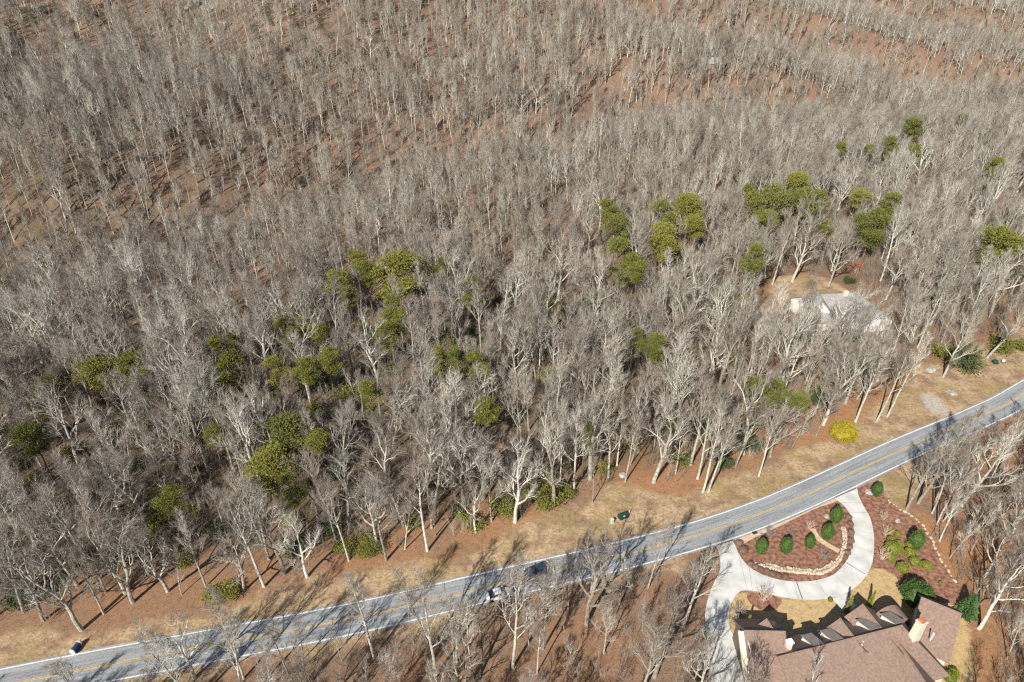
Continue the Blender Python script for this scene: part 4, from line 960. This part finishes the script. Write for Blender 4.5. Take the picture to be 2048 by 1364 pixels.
for k, (a, b, s, lab) in enumerate([(1523.5, 1093, 0.98, 'egg shaped green holly nearest the left drive entrance, first of the island row'), (1573, 1092, 1.0, 'egg shaped green holly second in the island row, right of a square stone'),
        (1620.5, 1084, 0.84, 'smallest and lightest egg shaped holly in the island row'), (1656.5, 1064, 1.05, 'egg shaped dark holly between the pebble trail and the drive'),
        (1673.5, 1031, 1.05, 'egg shaped holly nearest the right drive entrance within the island'), (1755.5, 979, 0.95, 'egg shaped holly beside the white boulder at the road corner'),
        (1834.5, 1080, 1.2, 'largest egg shaped dark holly in the right mulch bed')]):
    p = at(a, b, 1.7 * s); put('holly_shrub', EGG[k % 3], (p.x, p.y, 0), s, lab, 'shrub', 'clipped egg shaped hollies')
BOX = [leaf_ball(220 + i, 1500, 1.0, 1.0, 0.85, 0.11, M['boxwood'], lumps=0.16) for i in range(3)]
def c4(x, y, z=0.5): return at(1690 + x / 5.93, 950 + y / 5.93, z)
def c3(x, y, z=0.4): return at(1450 + x / 6.82, 970 + y / 6.82, z)
for k, (x, y, r, lab) in enumerate([(540, 655, 42, 'yellow green round shrub behind the upper pale branched shrub in the right bed'), (628, 695, 36, 'smallest lone yellow green shrub in the right bed'), (545, 765, 42, 'yellow green shrub between the two lower pale branched shrubs'),
        (560, 890, 85, 'widest yellow green shrub beside the lowest pale branched shrub'), (530, 985, 62, 'low yellow green shrub at the foot of the widest one'), (640, 815, 44, 'upper of two touching yellow shrubs in the middle of the right bed'),
        (648, 900, 44, 'lower of two touching yellow shrubs in the middle of the right bed'), (768, 838, 48, 'bright shrub at the foot of the largest egg shaped holly'), (765, 930, 58, 'round shrub just below the largest egg shaped holly group'),
        (826, 1040, 62, 'round shrub touching the top of the big tree shadow in the right bed'), (680, 1110, 64, 'round shrub standing left of the big tree shadow in the right bed'), (962, 1080, 54, 'round shrub standing right of the big tree shadow in the right bed')]):
    p = c4(x, y); s = r / 5.93 / 11.8 * 1.06; put('round_shrub', BOX[k % 3], (p.x, p.y, 0), s, lab, 'shrub', 'yellow green shrubs of the right mulch bed')
BRB = [leaf_ball(240 + i, 1100, 1.25, 1.0, 0.75, 0.10, M['barberry'], lumps=0.14) for i in range(3)]
p = c4(863, 918); put('brown_shrub', BRB[0], (p.x, p.y, 0), 0.6, 'brownish round shrub among the yellow green ones of the right bed', 'shrub')
ring = [(1690, 430), (1715, 525), (1725, 640), (1722, 748), (1695, 838), (1665, 920), (1640, 978)]
for k, (x, y) in enumerate(ring):
    p = c3(x, y); put('brown_shrub', BRB[k % 3], (p.x, p.y, 0), 0.50 + 0.02 * (k % 3), 'clipped brown shrub beside the right arm of the drive, ' + ('top end', 'second from top', 'third from top', 'middle', 'third from bottom', 'second from bottom', 'bottom end')[k], 'shrub', 'brown shrubs along the right arm of the drive')
row = [(345, 1068), (420, 1115), (492, 1148), (572, 1175), (652, 1208), (732, 1238), (825, 1252)]
for k, (x, y) in enumerate(row):
    p = c3(x, y); put('brown_shrub', BRB[k % 3], (p.x, p.y, 0), 0.50 + 0.02 * (k % 2), 'low brown shrub under the curved island wall, ' + ('left end', 'second from left', 'third from left', 'middle', 'third from right', 'second from right', 'right end')[k], 'shrub', 'brown shrubs along the lower curve of the drive')
for (x, y, s, lab) in [(250, 895, 0.75, 'large dark brown bush in the left corner of the island'), (195, 790, 0.6, 'smaller dark brown bush by the road end of the island')]:
    p = c3(x, y); put('brown_shrub', BRB[1], (p.x, p.y, 0), s, lab, 'shrub')
# bare garden shrubs
def bare_shrub(seed, m, spread=0.5, n=16):
    rn = random.Random(seed); mb = MB()
    for i in range(n):
        az = i * 2.4; a = rn.uniform(0.1, 1.0) * spread * 1.6; d = Vector((math.sin(a) * math.cos(az), math.sin(a) * math.sin(az), math.cos(a))); L = rn.uniform(0.8, 1.15)
        p = Vector((0, 0, 0)); pts = [p]; 
        for t in range(3): d = (d + rv(rn) * 0.2).normalized(); p = p + d * L / 3; pts.append(p)
        tube(mb, pts, [0.022, 0.016, 0.011, 0.005], 4)
        for j in range(12):
            t = rn.uniform(0.25, 1) * 3; k = min(int(t), 2); q = pts[k].lerp(pts[k + 1], t - k); e = (d + rv(rn) * 0.8).normalized(); spike(mb, q, q + e * rn.uniform(0.2, 0.4), 0.007)
    x = bpy.data.meshes.new('branches'); x.from_pydata(mb.v, [], mb.f); x.materials.append(m); x.update(); return x
BS = [bare_shrub(260, M['shrub_wood'], 0.55, 20), bare_shrub(261, M['shrub_wood'], 0.45, 18), bare_shrub(262, M['twig'], 0.75, 26)]
for k, (p, s, v, lab) in enumerate([(c4(452, 545, 0), 1.9, 0, 'pale branched bare shrub at the top of the right bed'), (c4(470, 720, 0), 2.0, 0, 'pale branched bare shrub in the middle of its column in the right bed'),
        (c4(435, 1010, 0), 2.3, 1, 'pale branched bare shrub lowest in its column in the right bed'), (c3(1150, 600, 0), 1.7, 1, 'pale bare shrub at the head of the pebble trail in the island'),
        (c3(1350, 1010, 0), 1.9, 2, 'grey purple bare shrub in the lower right of the island'), (c3(590, 700, 0), 1.8, 2, 'grey bare shrub behind the first egg shaped holly'), (c3(890, 690, 0), 1.3, 2, 'small bare shrub behind the second egg shaped holly'),
        (at(1526, 1203), 2.6, 1, 'white stemmed bare sapling in front of the garage wing lawn'), (at(1474, 1232), 2.2, 2, 'purple grey bare shrub at the left corner of the brown house lawn'), (at(1473, 1252), 1.6, 2, 'low grey bare shrub beside the narrow cypress at the garage corner')]):
    put('bare_shrub', BS[v], p, s, lab, 'shrub')
# big clipped tree, spruce and narrow cypresses by the house
p = at(1835, 1187, 2.2); o = empty('evergreen_tree', (p.x, p.y, 0)); tag(o, 'big round dark green evergreen by the porch of the brown house', 'tree')
link_data('crown', leaf_ball(270, 4200, 2.4, 2.3, 2.3, 0.17, M['holly'], egg=0.5, lumps=0.2), o)
t = MB(); tube(t, [(0, 0, -0.1), (0, 0, 1.0), (0, 0, 2.5)], [0.16, 0.14, 0.08], 7); t.build('trunk', M['pine_bark'], o)
def cone_tree(seed, H_, r, n, leaf, m, tiers=9):
    rn = random.Random(seed); mb = MB()
    for i in range(n):
        t = rn.random() ** 1.6; az = rn.uniform(0, 6.28); lob = 0.75 + 0.25 * math.cos(az * 7 + int(t * tiers) * 1.7); rr = r * (1 - t) * lob * math.sqrt(rn.uniform(0.25, 1)) + 0.02
        z = 0.25 + H_ * t - 0.12 * rr; q = Vector((rr * math.cos(az), rr * math.sin(az), z)); e = (Vector((math.cos(az), math.sin(az), 0.25)) + rv(rn) * 0.5).normalized(); a = perp(e, rn) * leaf * 0.3; L = leaf * rn.uniform(0.8, 1.5)
        k = len(mb.v); mb.v += [tuple(q - e * L * 0.3), tuple(q + a), tuple(q + e * L), tuple(q - a)]; mb.f.append((k, k + 1, k + 2, k + 3)); mb.m.append(0)
    x = bpy.data.meshes.new('crown'); x.from_pydata(mb.v, [], mb.f); x.materials.append(m); x.update(); return x
def cone_thing(name, a, b, H_, r, n, leaf, m, lab, seed):
    p = at(a, b); o = empty(name, (p.x, p.y, 0)); tag(o, lab, 'tree'); link_data('crown', cone_tree(seed, H_, r, n, leaf, m), o)
    t = MB(); tube(t, [(0, 0, -0.1), (0, 0, H_ * 0.5), (0, 0, H_ * 0.95)], [0.03 * H_ / 2, 0.02 * H_ / 2, 0.008], 6); t.build('trunk', M['pine_bark'], o)
cone_thing('spruce_tree', 1930, 1228, 4.6, 1.9, 3800, 0.26, M['spruce'], 'bright green spruce at the right corner of the brown house', 280)
cone_thing('cypress_tree', 1692, 1226, 4.2, 0.50, 1300, 0.14, M['cypress'], 'narrow yellow cypress at the end of the entrance walk', 281)
cone_thing('cypress_tree', 1738, 1212, 3.6, 0.42, 1100, 0.14, M['cypress'], 'narrow yellow cypress between the pointed gable and the arched porch roof', 282)
cone_thing('cypress_tree', 1490, 1266, 4.2, 0.45, 1100, 0.14, M['cypress'], 'narrow yellow cypress at the garage wing corner', 283)
p = at(1661, 1199.5, 0.3); put('round_shrub', BOX[0], (p.x, p.y, 0), 0.38, 'tiny dark shrub at the drive edge beside the entrance walk', 'shrub')
p = at(1882, 1166, 0.2); put('round_shrub', BOX[1], (p.x, p.y, 0), 0.35, 'tiny green shrub alone near the low end of the stone edging', 'shrub')
for (a, b, s, lab) in [(1899, 1356, 0.9, 'yellow green bush at the bottom corner of the brown house'), (1908, 1346, 0.7, 'smaller bush right of the one at the bottom corner of the brown house')]:
    p = at(a, b, 0.5); put('round_shrub', BOX[2], (p.x, p.y, 0), s, lab, 'shrub')
# golden bush by the road
p = at(1688, 864, 1.8); o = empty('golden_bush', (p.x, p.y, 0)); tag(o, 'big golden yellow bush on the verge below the pale oak', 'shrub')
link_data('foliage', leaf_ball(290, 4200, 2.7, 2.4, 2.1, 0.2, M['gold_leaf'], egg=0.9, lumps=0.28), o)
t = MB(); tube(t, [(0, 0, -0.1), (0, 0, 1.5)], [0.12, 0.08], 6); t.build('stem', M['pine_bark'], o)
# laurels and other evergreen shrubs along the wood edge
LB = [loose_bush(300 + i, 3000, 2.0, 2.6, 0.17, M['laurel']) for i in range(4)]
LB += [loose_bush(310 + i, 3000, 2.0, 2.8, 0.17, M['hemlock']) for i in range(2)]
def laurel(a, b, s, v, lab, group=None):
    p = ground(a, b, 1.0 * s); o = empty('laurel_bush', (p.x, p.y, p.z), rt.uniform(0, 6)); o.scale = (s,) * 3; tag(o, lab, 'shrub', group)
    link_data('foliage', LB[v][0], o); link_data('stem', LB[v][1], o)
for q_ in [(432, 1188, 1.0, 0, 'yellow green laurel, left one of the roadside pair on the lower bank'), (466, 1180, 0.8, 1, 'yellow green laurel, right one of the roadside pair on the lower bank'), (692, 1100, 0.9, 2, 'laurel at the left of the clump behind the slim verge stem'),
        (728, 1104, 0.7, 0, 'bright low laurel in the middle of the clump behind the slim verge stem'), (752, 1094, 1.0, 3, 'laurel at the right of the clump behind the slim verge stem'), (940, 1044, 1.0, 1, 'rounded laurel standing alone at the verge top'),
        (1034, 1022, 0.7, 5, 'dark laurel beside orange leaves at the verge top'), (1012, 1000, 0.9, 0, 'laurel behind the dark one at the verge top'), (1062, 990, 1.0, 2, 'left laurel of the row with pale rocks at the verge top'),
        (1098, 984, 1.0, 3, 'brightest laurel of the row with pale rocks at the verge top'), (1133, 983, 0.8, 1, 'right laurel of the row with pale rocks at the verge top'), (1448, 930, 0.9, 5, 'dark green bush right of the white twin stems'),
        (1885, 706, 1.35, 3, 'yellow green round bush left of the grey tree by the road'), (1932, 722, 2.0, 5, 'large grey green round bush right of the grey tree by the road'), (2002, 692, 1.5, 0, 'green bush behind the green utility dome'),
        (1624, 567, 0.7, 1, 'small round bush on the lawn behind the grey house'), (1700, 563, 0.8, 5, 'dark bush right of the lawn behind the grey house'), (1636, 778, 1.3, 0, 'upper bush left of the big pale oak trunk'), (1638, 802, 1.2, 5, 'lower bluish bush left of the big pale oak trunk'),
        (1470, 720, 1.0, 1, 'green bush in the wood below the grey house yard'), (1735, 740, 1.1, 3, 'green bush in the wood above the straight lawn trees'), (1720, 748, 0.8, 5, 'dark bush in the wood above the straight lawn trees'), (250, 1112, 1.1, 0, 'dull laurel under the wood uphill of the fan shaped roadside tree'),
        (1170, 850, 1.2, 2, 'laurel under the tall white barked verge tree'), (2040, 690, 1.2, 2, 'green bush at the right picture edge near the utility dome')]: laurel(*q_)
lz = {}
lx = scatter(2600, (-190, 70, 70, 178), lambda X, Y: np.full(X.shape, 6.5), lambda X, Y: accept_tree(X, Y) & (road_dist(X, Y) < 96) & (road_dist(X, Y) > 14) & ((np.sin(X / 13 + Y / 19) + np.sin(Y / 11 - X / 29)) > -0.15 + X / 75))
lx = [q for q in lx if inframe(q[0], q[1], 1.5)][:170]
for x, y in lx:
    z = hz(x, y); a, b, _ = proj(x, y, z); zn = zone(a, b, 20); s = rt.uniform(0.7, 1.5); v = rt.choice((0, 1, 2, 3, 4, 5, 5))
    o = empty('laurel_bush', (x, y, z), rt.uniform(0, 6)); o.scale = (s,) * 3
    tag(o, '%s evergreen shrub %s' % ('dark' if v > 3 else 'olive', zn), 'shrub', '%s understory shrubs %s' % ('dark' if v > 3 else 'olive', zn)); link_data('foliage', LB[v][0], o); link_data('stem', LB[v][1], o)
RL = loose_bush(330, 1400, 1.6, 2.6, 0.22, M['russet'])
for a, b, s, lab in [(352, 797, 1.2, 'small tree holding orange dead leaves right of the left ridge pines'), (376, 884, 0.8, 'small reddish leaved sapling below the orange leaved tree'), (1000, 895, 0.9, 'reddish leaved sapling in the wood above the laurel row'), (1716, 528, 0.8, 'orange leaved branch clump behind the grey house lawn')]:
    g = ground(a, b, 3.0); o = empty('russet_tree', (g.x, g.y, g.z + 1.2)); o.scale = (s,) * 3; tag(o, lab, 'tree'); link_data('crown', RL[0], o)
    t = MB(); tube(t, [(0, 0, -1.4 / s), (0, 0, 0.6), (0.1, 0, 1.8)], [0.09, 0.07, 0.03], 6); t.build('trunk', M['bark'], o)

# ------------------------------------------------------------------ stones, walls, logs
def stone_mesh(seed, m, flat=0.6, sub=2):
    rn = random.Random(seed); bm = bmesh.new(); bmesh.ops.create_icosphere(bm, subdivisions=sub, radius=1); off = Vector((rn.uniform(0, 99),) * 3)
    for v in bm.verts:
        d = v.co.normalized(); k = 1 + 0.35 * noise.noise(d * 1.3 + off) + 0.15 * noise.noise(d * 3.5 + off); v.co = Vector((d.x * k, d.y * k * 0.75, d.z * k * flat))
        v.co.x = max(-0.85, min(0.85, v.co.x)); v.co.z = min(v.co.z, flat * 0.75)
    x = bpy.data.meshes.new('stone'); bm.to_mesh(x); bm.free(); x.materials.append(m); return x
ST = [stone_mesh(400 + i, M['edge_stone'], 0.55) for i in range(5)]; RK = [stone_mesh(420 + i, M['rock'], 0.7, 3) for i in range(4)]
sl = px(STONE_LINE, n=24); acc = 0; stones = []
for i in range(1, len(sl)):
    acc += (sl[i] - sl[i - 1]).length
    if acc > 0.62: acc = rt.uniform(-0.25, 0.2); stones.append((sl[i], sl[i] - sl[i - 1]))
for k, (p, d) in enumerate(stones):
    s = rt.uniform(0.15, 0.36); t = k / len(stones); part_ = 'upper stretch below the road corner boulder' if t < 0.33 else 'middle stretch under the cluster of trees' if t < 0.66 else 'lower stretch running toward the spruce'
    put('edging_stone', ST[k % 5], (p.x + rt.uniform(-0.2, 0.2), p.y + rt.uniform(-0.2, 0.2), 0.06), (s * 1.15, s, s), 'tan edging stone bordering the right mulch bed, ' + part_, 'stone', 'edging stones, ' + part_, math.atan2(d.y, d.x) + rt.uniform(-0.3, 0.3))
WALL = [(380, 1078), (480, 1098), (600, 1120), (720, 1150), (850, 1168), (1000, 1185), (1150, 1198), (1300, 1200), (1400, 1170), (1500, 1100), (1570, 1010), (1620, 920), (1642, 830), (1655, 730), (1642, 640), (1622, 560)]
wl_ = spline([tuple(c3(x, y, 0.3)[:2]) for x, y in WALL], 12); wmb = MB(); acc = 0
for i in range(1, len(wl_)):
    acc += (wl_[i] - wl_[i - 1]).length
    if acc > 0.42:
        acc = 0; d = wl_[i] - wl_[i - 1]; a = math.atan2(d.y, d.x); n_ = Vector((-d.y, d.x)).normalized(); wide = 3 if 0.12 < i / len(wl_) < 0.62 else 2
        for r in range(wide):
            for h in range(rt.choice((1, 2)) if r else rt.choice((2, 3))):
                q = wl_[i] + n_ * (0.36 * r + rt.uniform(-0.05, 0.05)) ; wmb.box((q.x, q.y, 0.02 + 0.1 + h * 0.19 + rt.uniform(-0.02, 0.02)), (rt.uniform(0.22, 0.58), rt.uniform(0.22, 0.42), rt.uniform(0.14, 0.24)), a + rt.uniform(-0.45, 0.45), 0, rt.uniform(0.65, 0.92))
tag(wmb.build('stone_wall', M['edge_stone']), 'low tan dry stone wall curving round the mulch island', 'wall')
tag(sheet('gravel_path', [c3(*p, 0)[:2] for p in [(1150, 590), (1230, 600), (1290, 700), (1400, 790), (1570, 880), (1540, 930), (1400, 850), (1270, 770), (1200, 680)]], 0.0225, M['sandy']), kind='structure')
for k, (a, b, s, lab) in enumerate([(1739, 986, 1.0, 'large pale boulder beside the egg holly at the road corner'), (1794, 1044, 0.7, 'flat pale boulder in the middle of the right mulch bed'), (1602, 1069, 0.75, 'flat pinkish boulder in the island between two hollies'), (1548.5, 1101, 0.5, 'square pale stone between the first two hollies of the island'),
        (1652, 1034, 0.6, 'pinkish boulder left of the upper island hollies'), (1688, 1093, 0.6, 'white boulder against the island wall by the right arm of the drive'), (1871, 1065, 0.45, 'single pale stone on orange leaves outside the stone edging'),
        (1902, 788, 1.4, 'pale boulder on the verge beside the gravel pull off'), (1861, 742, 1.3, 'grey boulder in the leaves left of the round green bushes'), (1107, 990, 1.1, 'pale rock among the laurels at the verge top'), (1246, 952, 0.9, 'grey rock behind the green utility box'), (1670, 1150, 0.3, 'small stone at the foot of the island wall')]):
    g = ground(a, b); put('boulder', RK[k % 4], (g.x, g.y, g.z + 0.1), s, lab, 'boulder')
for k, (a, b, s, lab) in enumerate([(388, 12, 3.6, 'white boulder beside the tan clearing at the top edge'), (374, 20, 1.8, 'smaller boulder below the white boulder at the top edge'), (455, 52, 2.2, 'pale boulder right of the tan clearing at the top'), (80, 26, 4.0, 'long flat pale outcrop near the top left corner'),
        (186, 34, 2.0, 'grey boulder right of the flat outcrop near the top left'), (276, 42, 1.6, 'pale rock below the boulder group at the top left'), (252, 76, 1.3, 'small pale rock on the upper left slope'), (187, 108, 2.0, 'pale standing rock on the upper left slope'), (545, 118, 2.0, 'dark mossy rock on the upper slope'), (305, 150, 1.6, 'grey rock heap in the middle of the upper left slope')]):
    g = ground(a, b); put('boulder', RK[k % 4], (g.x, g.y, g.z + 0.4 * s), s, lab, 'boulder')
lm = MB(); lrn = random.Random(5); tube(lm, [(-6, 0, 0.1), (-2, 0.15, 0.12), (2, 0, 0.15), (6, -0.2, 0.1)], [0.24, 0.22, 0.18, 0.10], 7)
for t in (1.5, 3, 4.2, 5): tube(lm, [(t, 0, 0.15), (t + 0.8, lrn.uniform(-1, 1), 0.7)], [0.06, 0.02], 4)
LOG = bpy.data.meshes.new('fallen_log'); LOG.from_pydata(lm.v, [], lm.f); LOG.materials.append(M['log']); LOG.update()
LOGS = [(775, 208, 20), (990, 268, -35), (1012, 272, -40), (905, 222, -50), (600, 180, 60), (700, 130, 30), (640, 90, 10), (400, 260, 30), (830, 95, 70), (1085, 300, -60), (960, 290, 30), (1170, 165, -35), (560, 320, -30), (890, 232, 10), (100, 230, -30), (330, 90, 25), (1040, 190, -45), (730, 105, 5), (240, 235, 50), (515, 205, -55)]
for k, (a, b, r) in enumerate(LOGS):
    g = ground(a, b); s = rt.uniform(0.55, 0.95); e = 0.5; gx_ = (hz(g.x + e, g.y) - hz(g.x - e, g.y)); gy_ = (hz(g.x, g.y + e) - hz(g.x, g.y - e))
    dv = Vector((math.cos(R(r)), math.sin(R(r)), 0)); dv.z = gx_ * dv.x + gy_ * dv.y
    side = 'upper left' if a < 620 else 'central' if a < 900 else 'right'
    o = put('fallen_log', LOG, (g.x, g.y, g.z + 0.15), s, 'pale fallen trunk lying on brown leaves of the %s far hillside' % side, 'log', 'fallen trunks on the %s hillside' % side); o.rotation_euler = dv.to_track_quat('X', 'Z').to_euler()

# ------------------------------------------------------------------ cars
def loft(mb, secs, mi=0):
    """secs: (x, z0, z1, half width at bottom, half width at top)"""
    k0 = len(mb.v); n = 10
    for x, z0, z1, w0, w1 in secs:
        r = min(0.12, (z1 - z0) * 0.3)
        for y, z in ((-w0 * 0.9, z0), (-w0, z0 + r), (-(w0 * 0.45 + w1 * 0.55), (z0 + z1) / 2), (-w1, z1 - r), (-w1 * 0.86, z1), (w1 * 0.86, z1), (w1, z1 - r), (w0 * 0.45 + w1 * 0.55, (z0 + z1) / 2), (w0, z0 + r), (w0 * 0.9, z0)): mb.v.append((x, y, z))
    for i in range(len(secs) - 1):
        for k in range(n): a = k0 + i * n; mb.f.append((a + k, a + (k + 1) % n, a + n + (k + 1) % n, a + n + k)); mb.m.append(mi)
    mb.f.append(tuple(k0 + k for k in range(n))[::-1]); mb.f.append(tuple(k0 + (len(secs) - 1) * n + k for k in range(n))); mb.m += [mi, mi]
def car(name, p, rz, paint, label, hatch=False):
    o = empty(name, p, rz); tag(o, label, 'car')
    b = MB(); loft(b, [(-2.30, 0.42, 0.78, 0.70, 0.66), (-2.18, 0.26, 0.92, 0.82, 0.76), (-1.55, 0.22, 1.00, 0.90, 0.82), (-0.6, 0.22, 0.98, 0.91, 0.84), (0.7, 0.22, 0.96, 0.91, 0.83), (1.5, 0.22, 0.88, 0.89, 0.78), (2.12, 0.26, 0.74, 0.82, 0.70), (2.32, 0.40, 0.62, 0.70, 0.62)])
    body = b.build('body', paint, o, True)
    g = MB(); rear = -2.05 if hatch else -1.70
    loft(g, [(rear, 0.90, 0.99, 0.78, 0.72), (rear + (0.35 if hatch else 0.75), 0.90, 1.36, 0.80, 0.60), (-0.3, 0.90, 1.42, 0.81, 0.61), (0.35, 0.90, 1.38, 0.80, 0.60), (1.15, 0.88, 0.95, 0.76, 0.68)]); gl = g.build('window', M['glass'], o, True)
    r = MB(); loft(r, [(rear + (0.30 if hatch else 0.78), 1.345, 1.40, 0.60, 0.56), (-0.3, 1.40, 1.455, 0.62, 0.57), (0.38, 1.36, 1.41, 0.60, 0.55)]); r.build('roof', paint, o, True)
    for s in (-1, 1):
        q = MB(); q.box((-0.25, s * 0.745, 1.13), (0.09, 0.06, 0.46), 0); q.build('pillar', paint, o)
        q = MB(); q.box((0.75, s * 0.98, 0.98), (0.16, 0.2, 0.13), 0); q.build('mirror', paint, o)
        q = MB(); q.box((2.17, s * 0.58, 0.64), (0.22, 0.34, 0.14), -s * 0.35, top=0.8); q.build('headlight', M['white'], o)
        q = MB(); q.box((-2.24, s * 0.60, 0.78), (0.12, 0.34, 0.16), s * 0.25); q.build('tail_light', M['clay'], o)
        for x in (-1.42, 1.42):
            w = MB(); w.lathe([(0.20, -0.1), (0.31, -0.1), (0.33, -0.06), (0.33, 0.06), (0.31, 0.1), (0.20, 0.1)], 16, (x, s * 0.83, 0.33), axis='y'); wo = w.build('wheel', M['tyre'], o)
            w = MB(); w.lathe([(0.2, -0.09), (0.2, 0.09)], 12, (x, s * 0.84, 0.33), axis='y'); w.build('rim', M['grate'], wo)
    return o
def road_heading(x):
    i = min(range(len(FINE)), key=lambda k: abs(FINE[k].x - x)); d = FINE[i + 1] - FINE[i - 1]; return math.atan2(d.y, d.x)
p = at(998, 1187, 0.7); car('white_car', (p.x, p.y, 0.035), road_heading(p.x), M['car_white'], 'white sedan driving on the near lane under bare branches')
p = at(1076, 1139, 0.7); car('dark_car', (p.x, p.y, 0.035), road_heading(p.x) + math.pi, M['car_blue'], 'dark blue car on the far lane half hidden by twigs', True)

# ------------------------------------------------------------------ utility boxes, drain
def util(name, q, rz, d, m, label, knob=None):
    p = at(*q); o = empty(name, (p.x, p.y, 0), rz); tag(o, label, 'utility box')
    b = MB(); b.box((0, 0, d[2] * 0.4), (d[0], d[1], d[2] * 0.8 + 0.1), 0, 0, 0.95); b.build('body', m, o)
    b = MB(); b.lathe([(d[1] * 0.54, -d[0] * 0.52), (d[1] * 0.54, d[0] * 0.52)], 18, (0, 0, d[2] * 0.52), axis='x'); b.build('lid', m, o, False)
    b = MB(); b.box((0, 0, 0.03), (d[0] * 1.1, d[1] * 1.15, 0.12)); b.build('base', M['grate'], o)
    return o
u1 = util('utility_box', (1246, 1034), R(25), (1.7, 1.0, 0.9), M['box_green'], 'dark green utility box on the verge beside the tree shadows, right of a pale pedestal')
b = MB(); b.box((-0.1, -0.5, 0.75), (0.35, 0.06, 0.25)); b.build('notice', M['white'], u1)
b = MB(); b.box((1.35, 0.1, 0.45), (0.12, 0.12, 1.0)); b.build('marker_post', M['white'], u1)
def pedestal(q, label):
    p = at(*q); o = empty('pedestal', (p.x, p.y, 0)); tag(o, label, 'utility box')
    b = MB(); b.box((0, 0, 0.5), (0.55, 0.5, 1.05), 0.4, 0, 0.85); b.build('body', M['pale_green'], o); b = MB(); b.box((0, 0, 1.06), (0.58, 0.52, 0.12), 0.4, 0, 0.8); b.build('cap', M['pale_green'], o)
pedestal((1224, 1046), 'pale green pedestal left of the dark green utility box on the verge')
def dome(q, r, m, label):
    p = at(*q); o = empty('utility_dome', (p.x, p.y, 0)); tag(o, label, 'utility box')
    b = MB(); b.lathe([(r, 0.0), (r, 0.45), (r * 0.9, 0.62), (r * 0.6, 0.74), (0.05, 0.78)], 18); b.build('body', m, o, True); b = MB(); b.box((0, 0, 0.03), (r * 2.3, r * 2.3, 0.1)); b.build('base', M['grate'], o)
dome((1990, 725), 0.62, M['box_green'], 'dark green round utility dome at the leaf edge by the right picture edge'); dome((2006, 724), 0.42, M['pale_green'], 'small pale dome right of the dark green utility dome')
p = at(154, 1300); o = empty('utility_box', (p.x, p.y, 0), R(-8)); tag(o, 'dark blue box with pale ends on the verge near the lower road', 'utility box')
b = MB(); b.lathe([(0.02, -0.72), (0.40, -0.72), (0.42, -0.68), (0.42, 0.68), (0.40, 0.72), (0.02, 0.72)], 16, (0, 0, 0.62), axis='y'); b.build('body', M['box_blue'], o, False)
for s in (-1, 1): b = MB(); b.lathe([(0.44, s * 0.66), (0.44, s * 0.80)], 16, (0, 0, 0.62), axis='y'); b.build('end_cap', M['white'], o)
b = MB(); b.box((0, 0, 0.15), (0.5, 1.2, 0.36)); b.build('cradle', M['grate'], o); b = MB(); b.box((0.05, 1.1, 0.6), (0.1, 0.1, 1.2)); b.build('marker_post', M['pale_green'], o)
p = c3(405, 652, 0); o = empty('storm_drain', (p.x, p.y, 0), R(20)); tag(o, 'dark storm drain grate in the sandy strip by the island', 'drain')
b = MB(); b.box((0, 0, 0.035), (0.95, 0.6, 0.06)); b.build('frame', M['grate'], o)
b = MB()
for k in range(7): b.box((-0.36 + 0.12 * k, 0, 0.075), (0.05, 0.5, 0.03))
b.build('grate', M['dark_metal'], o)
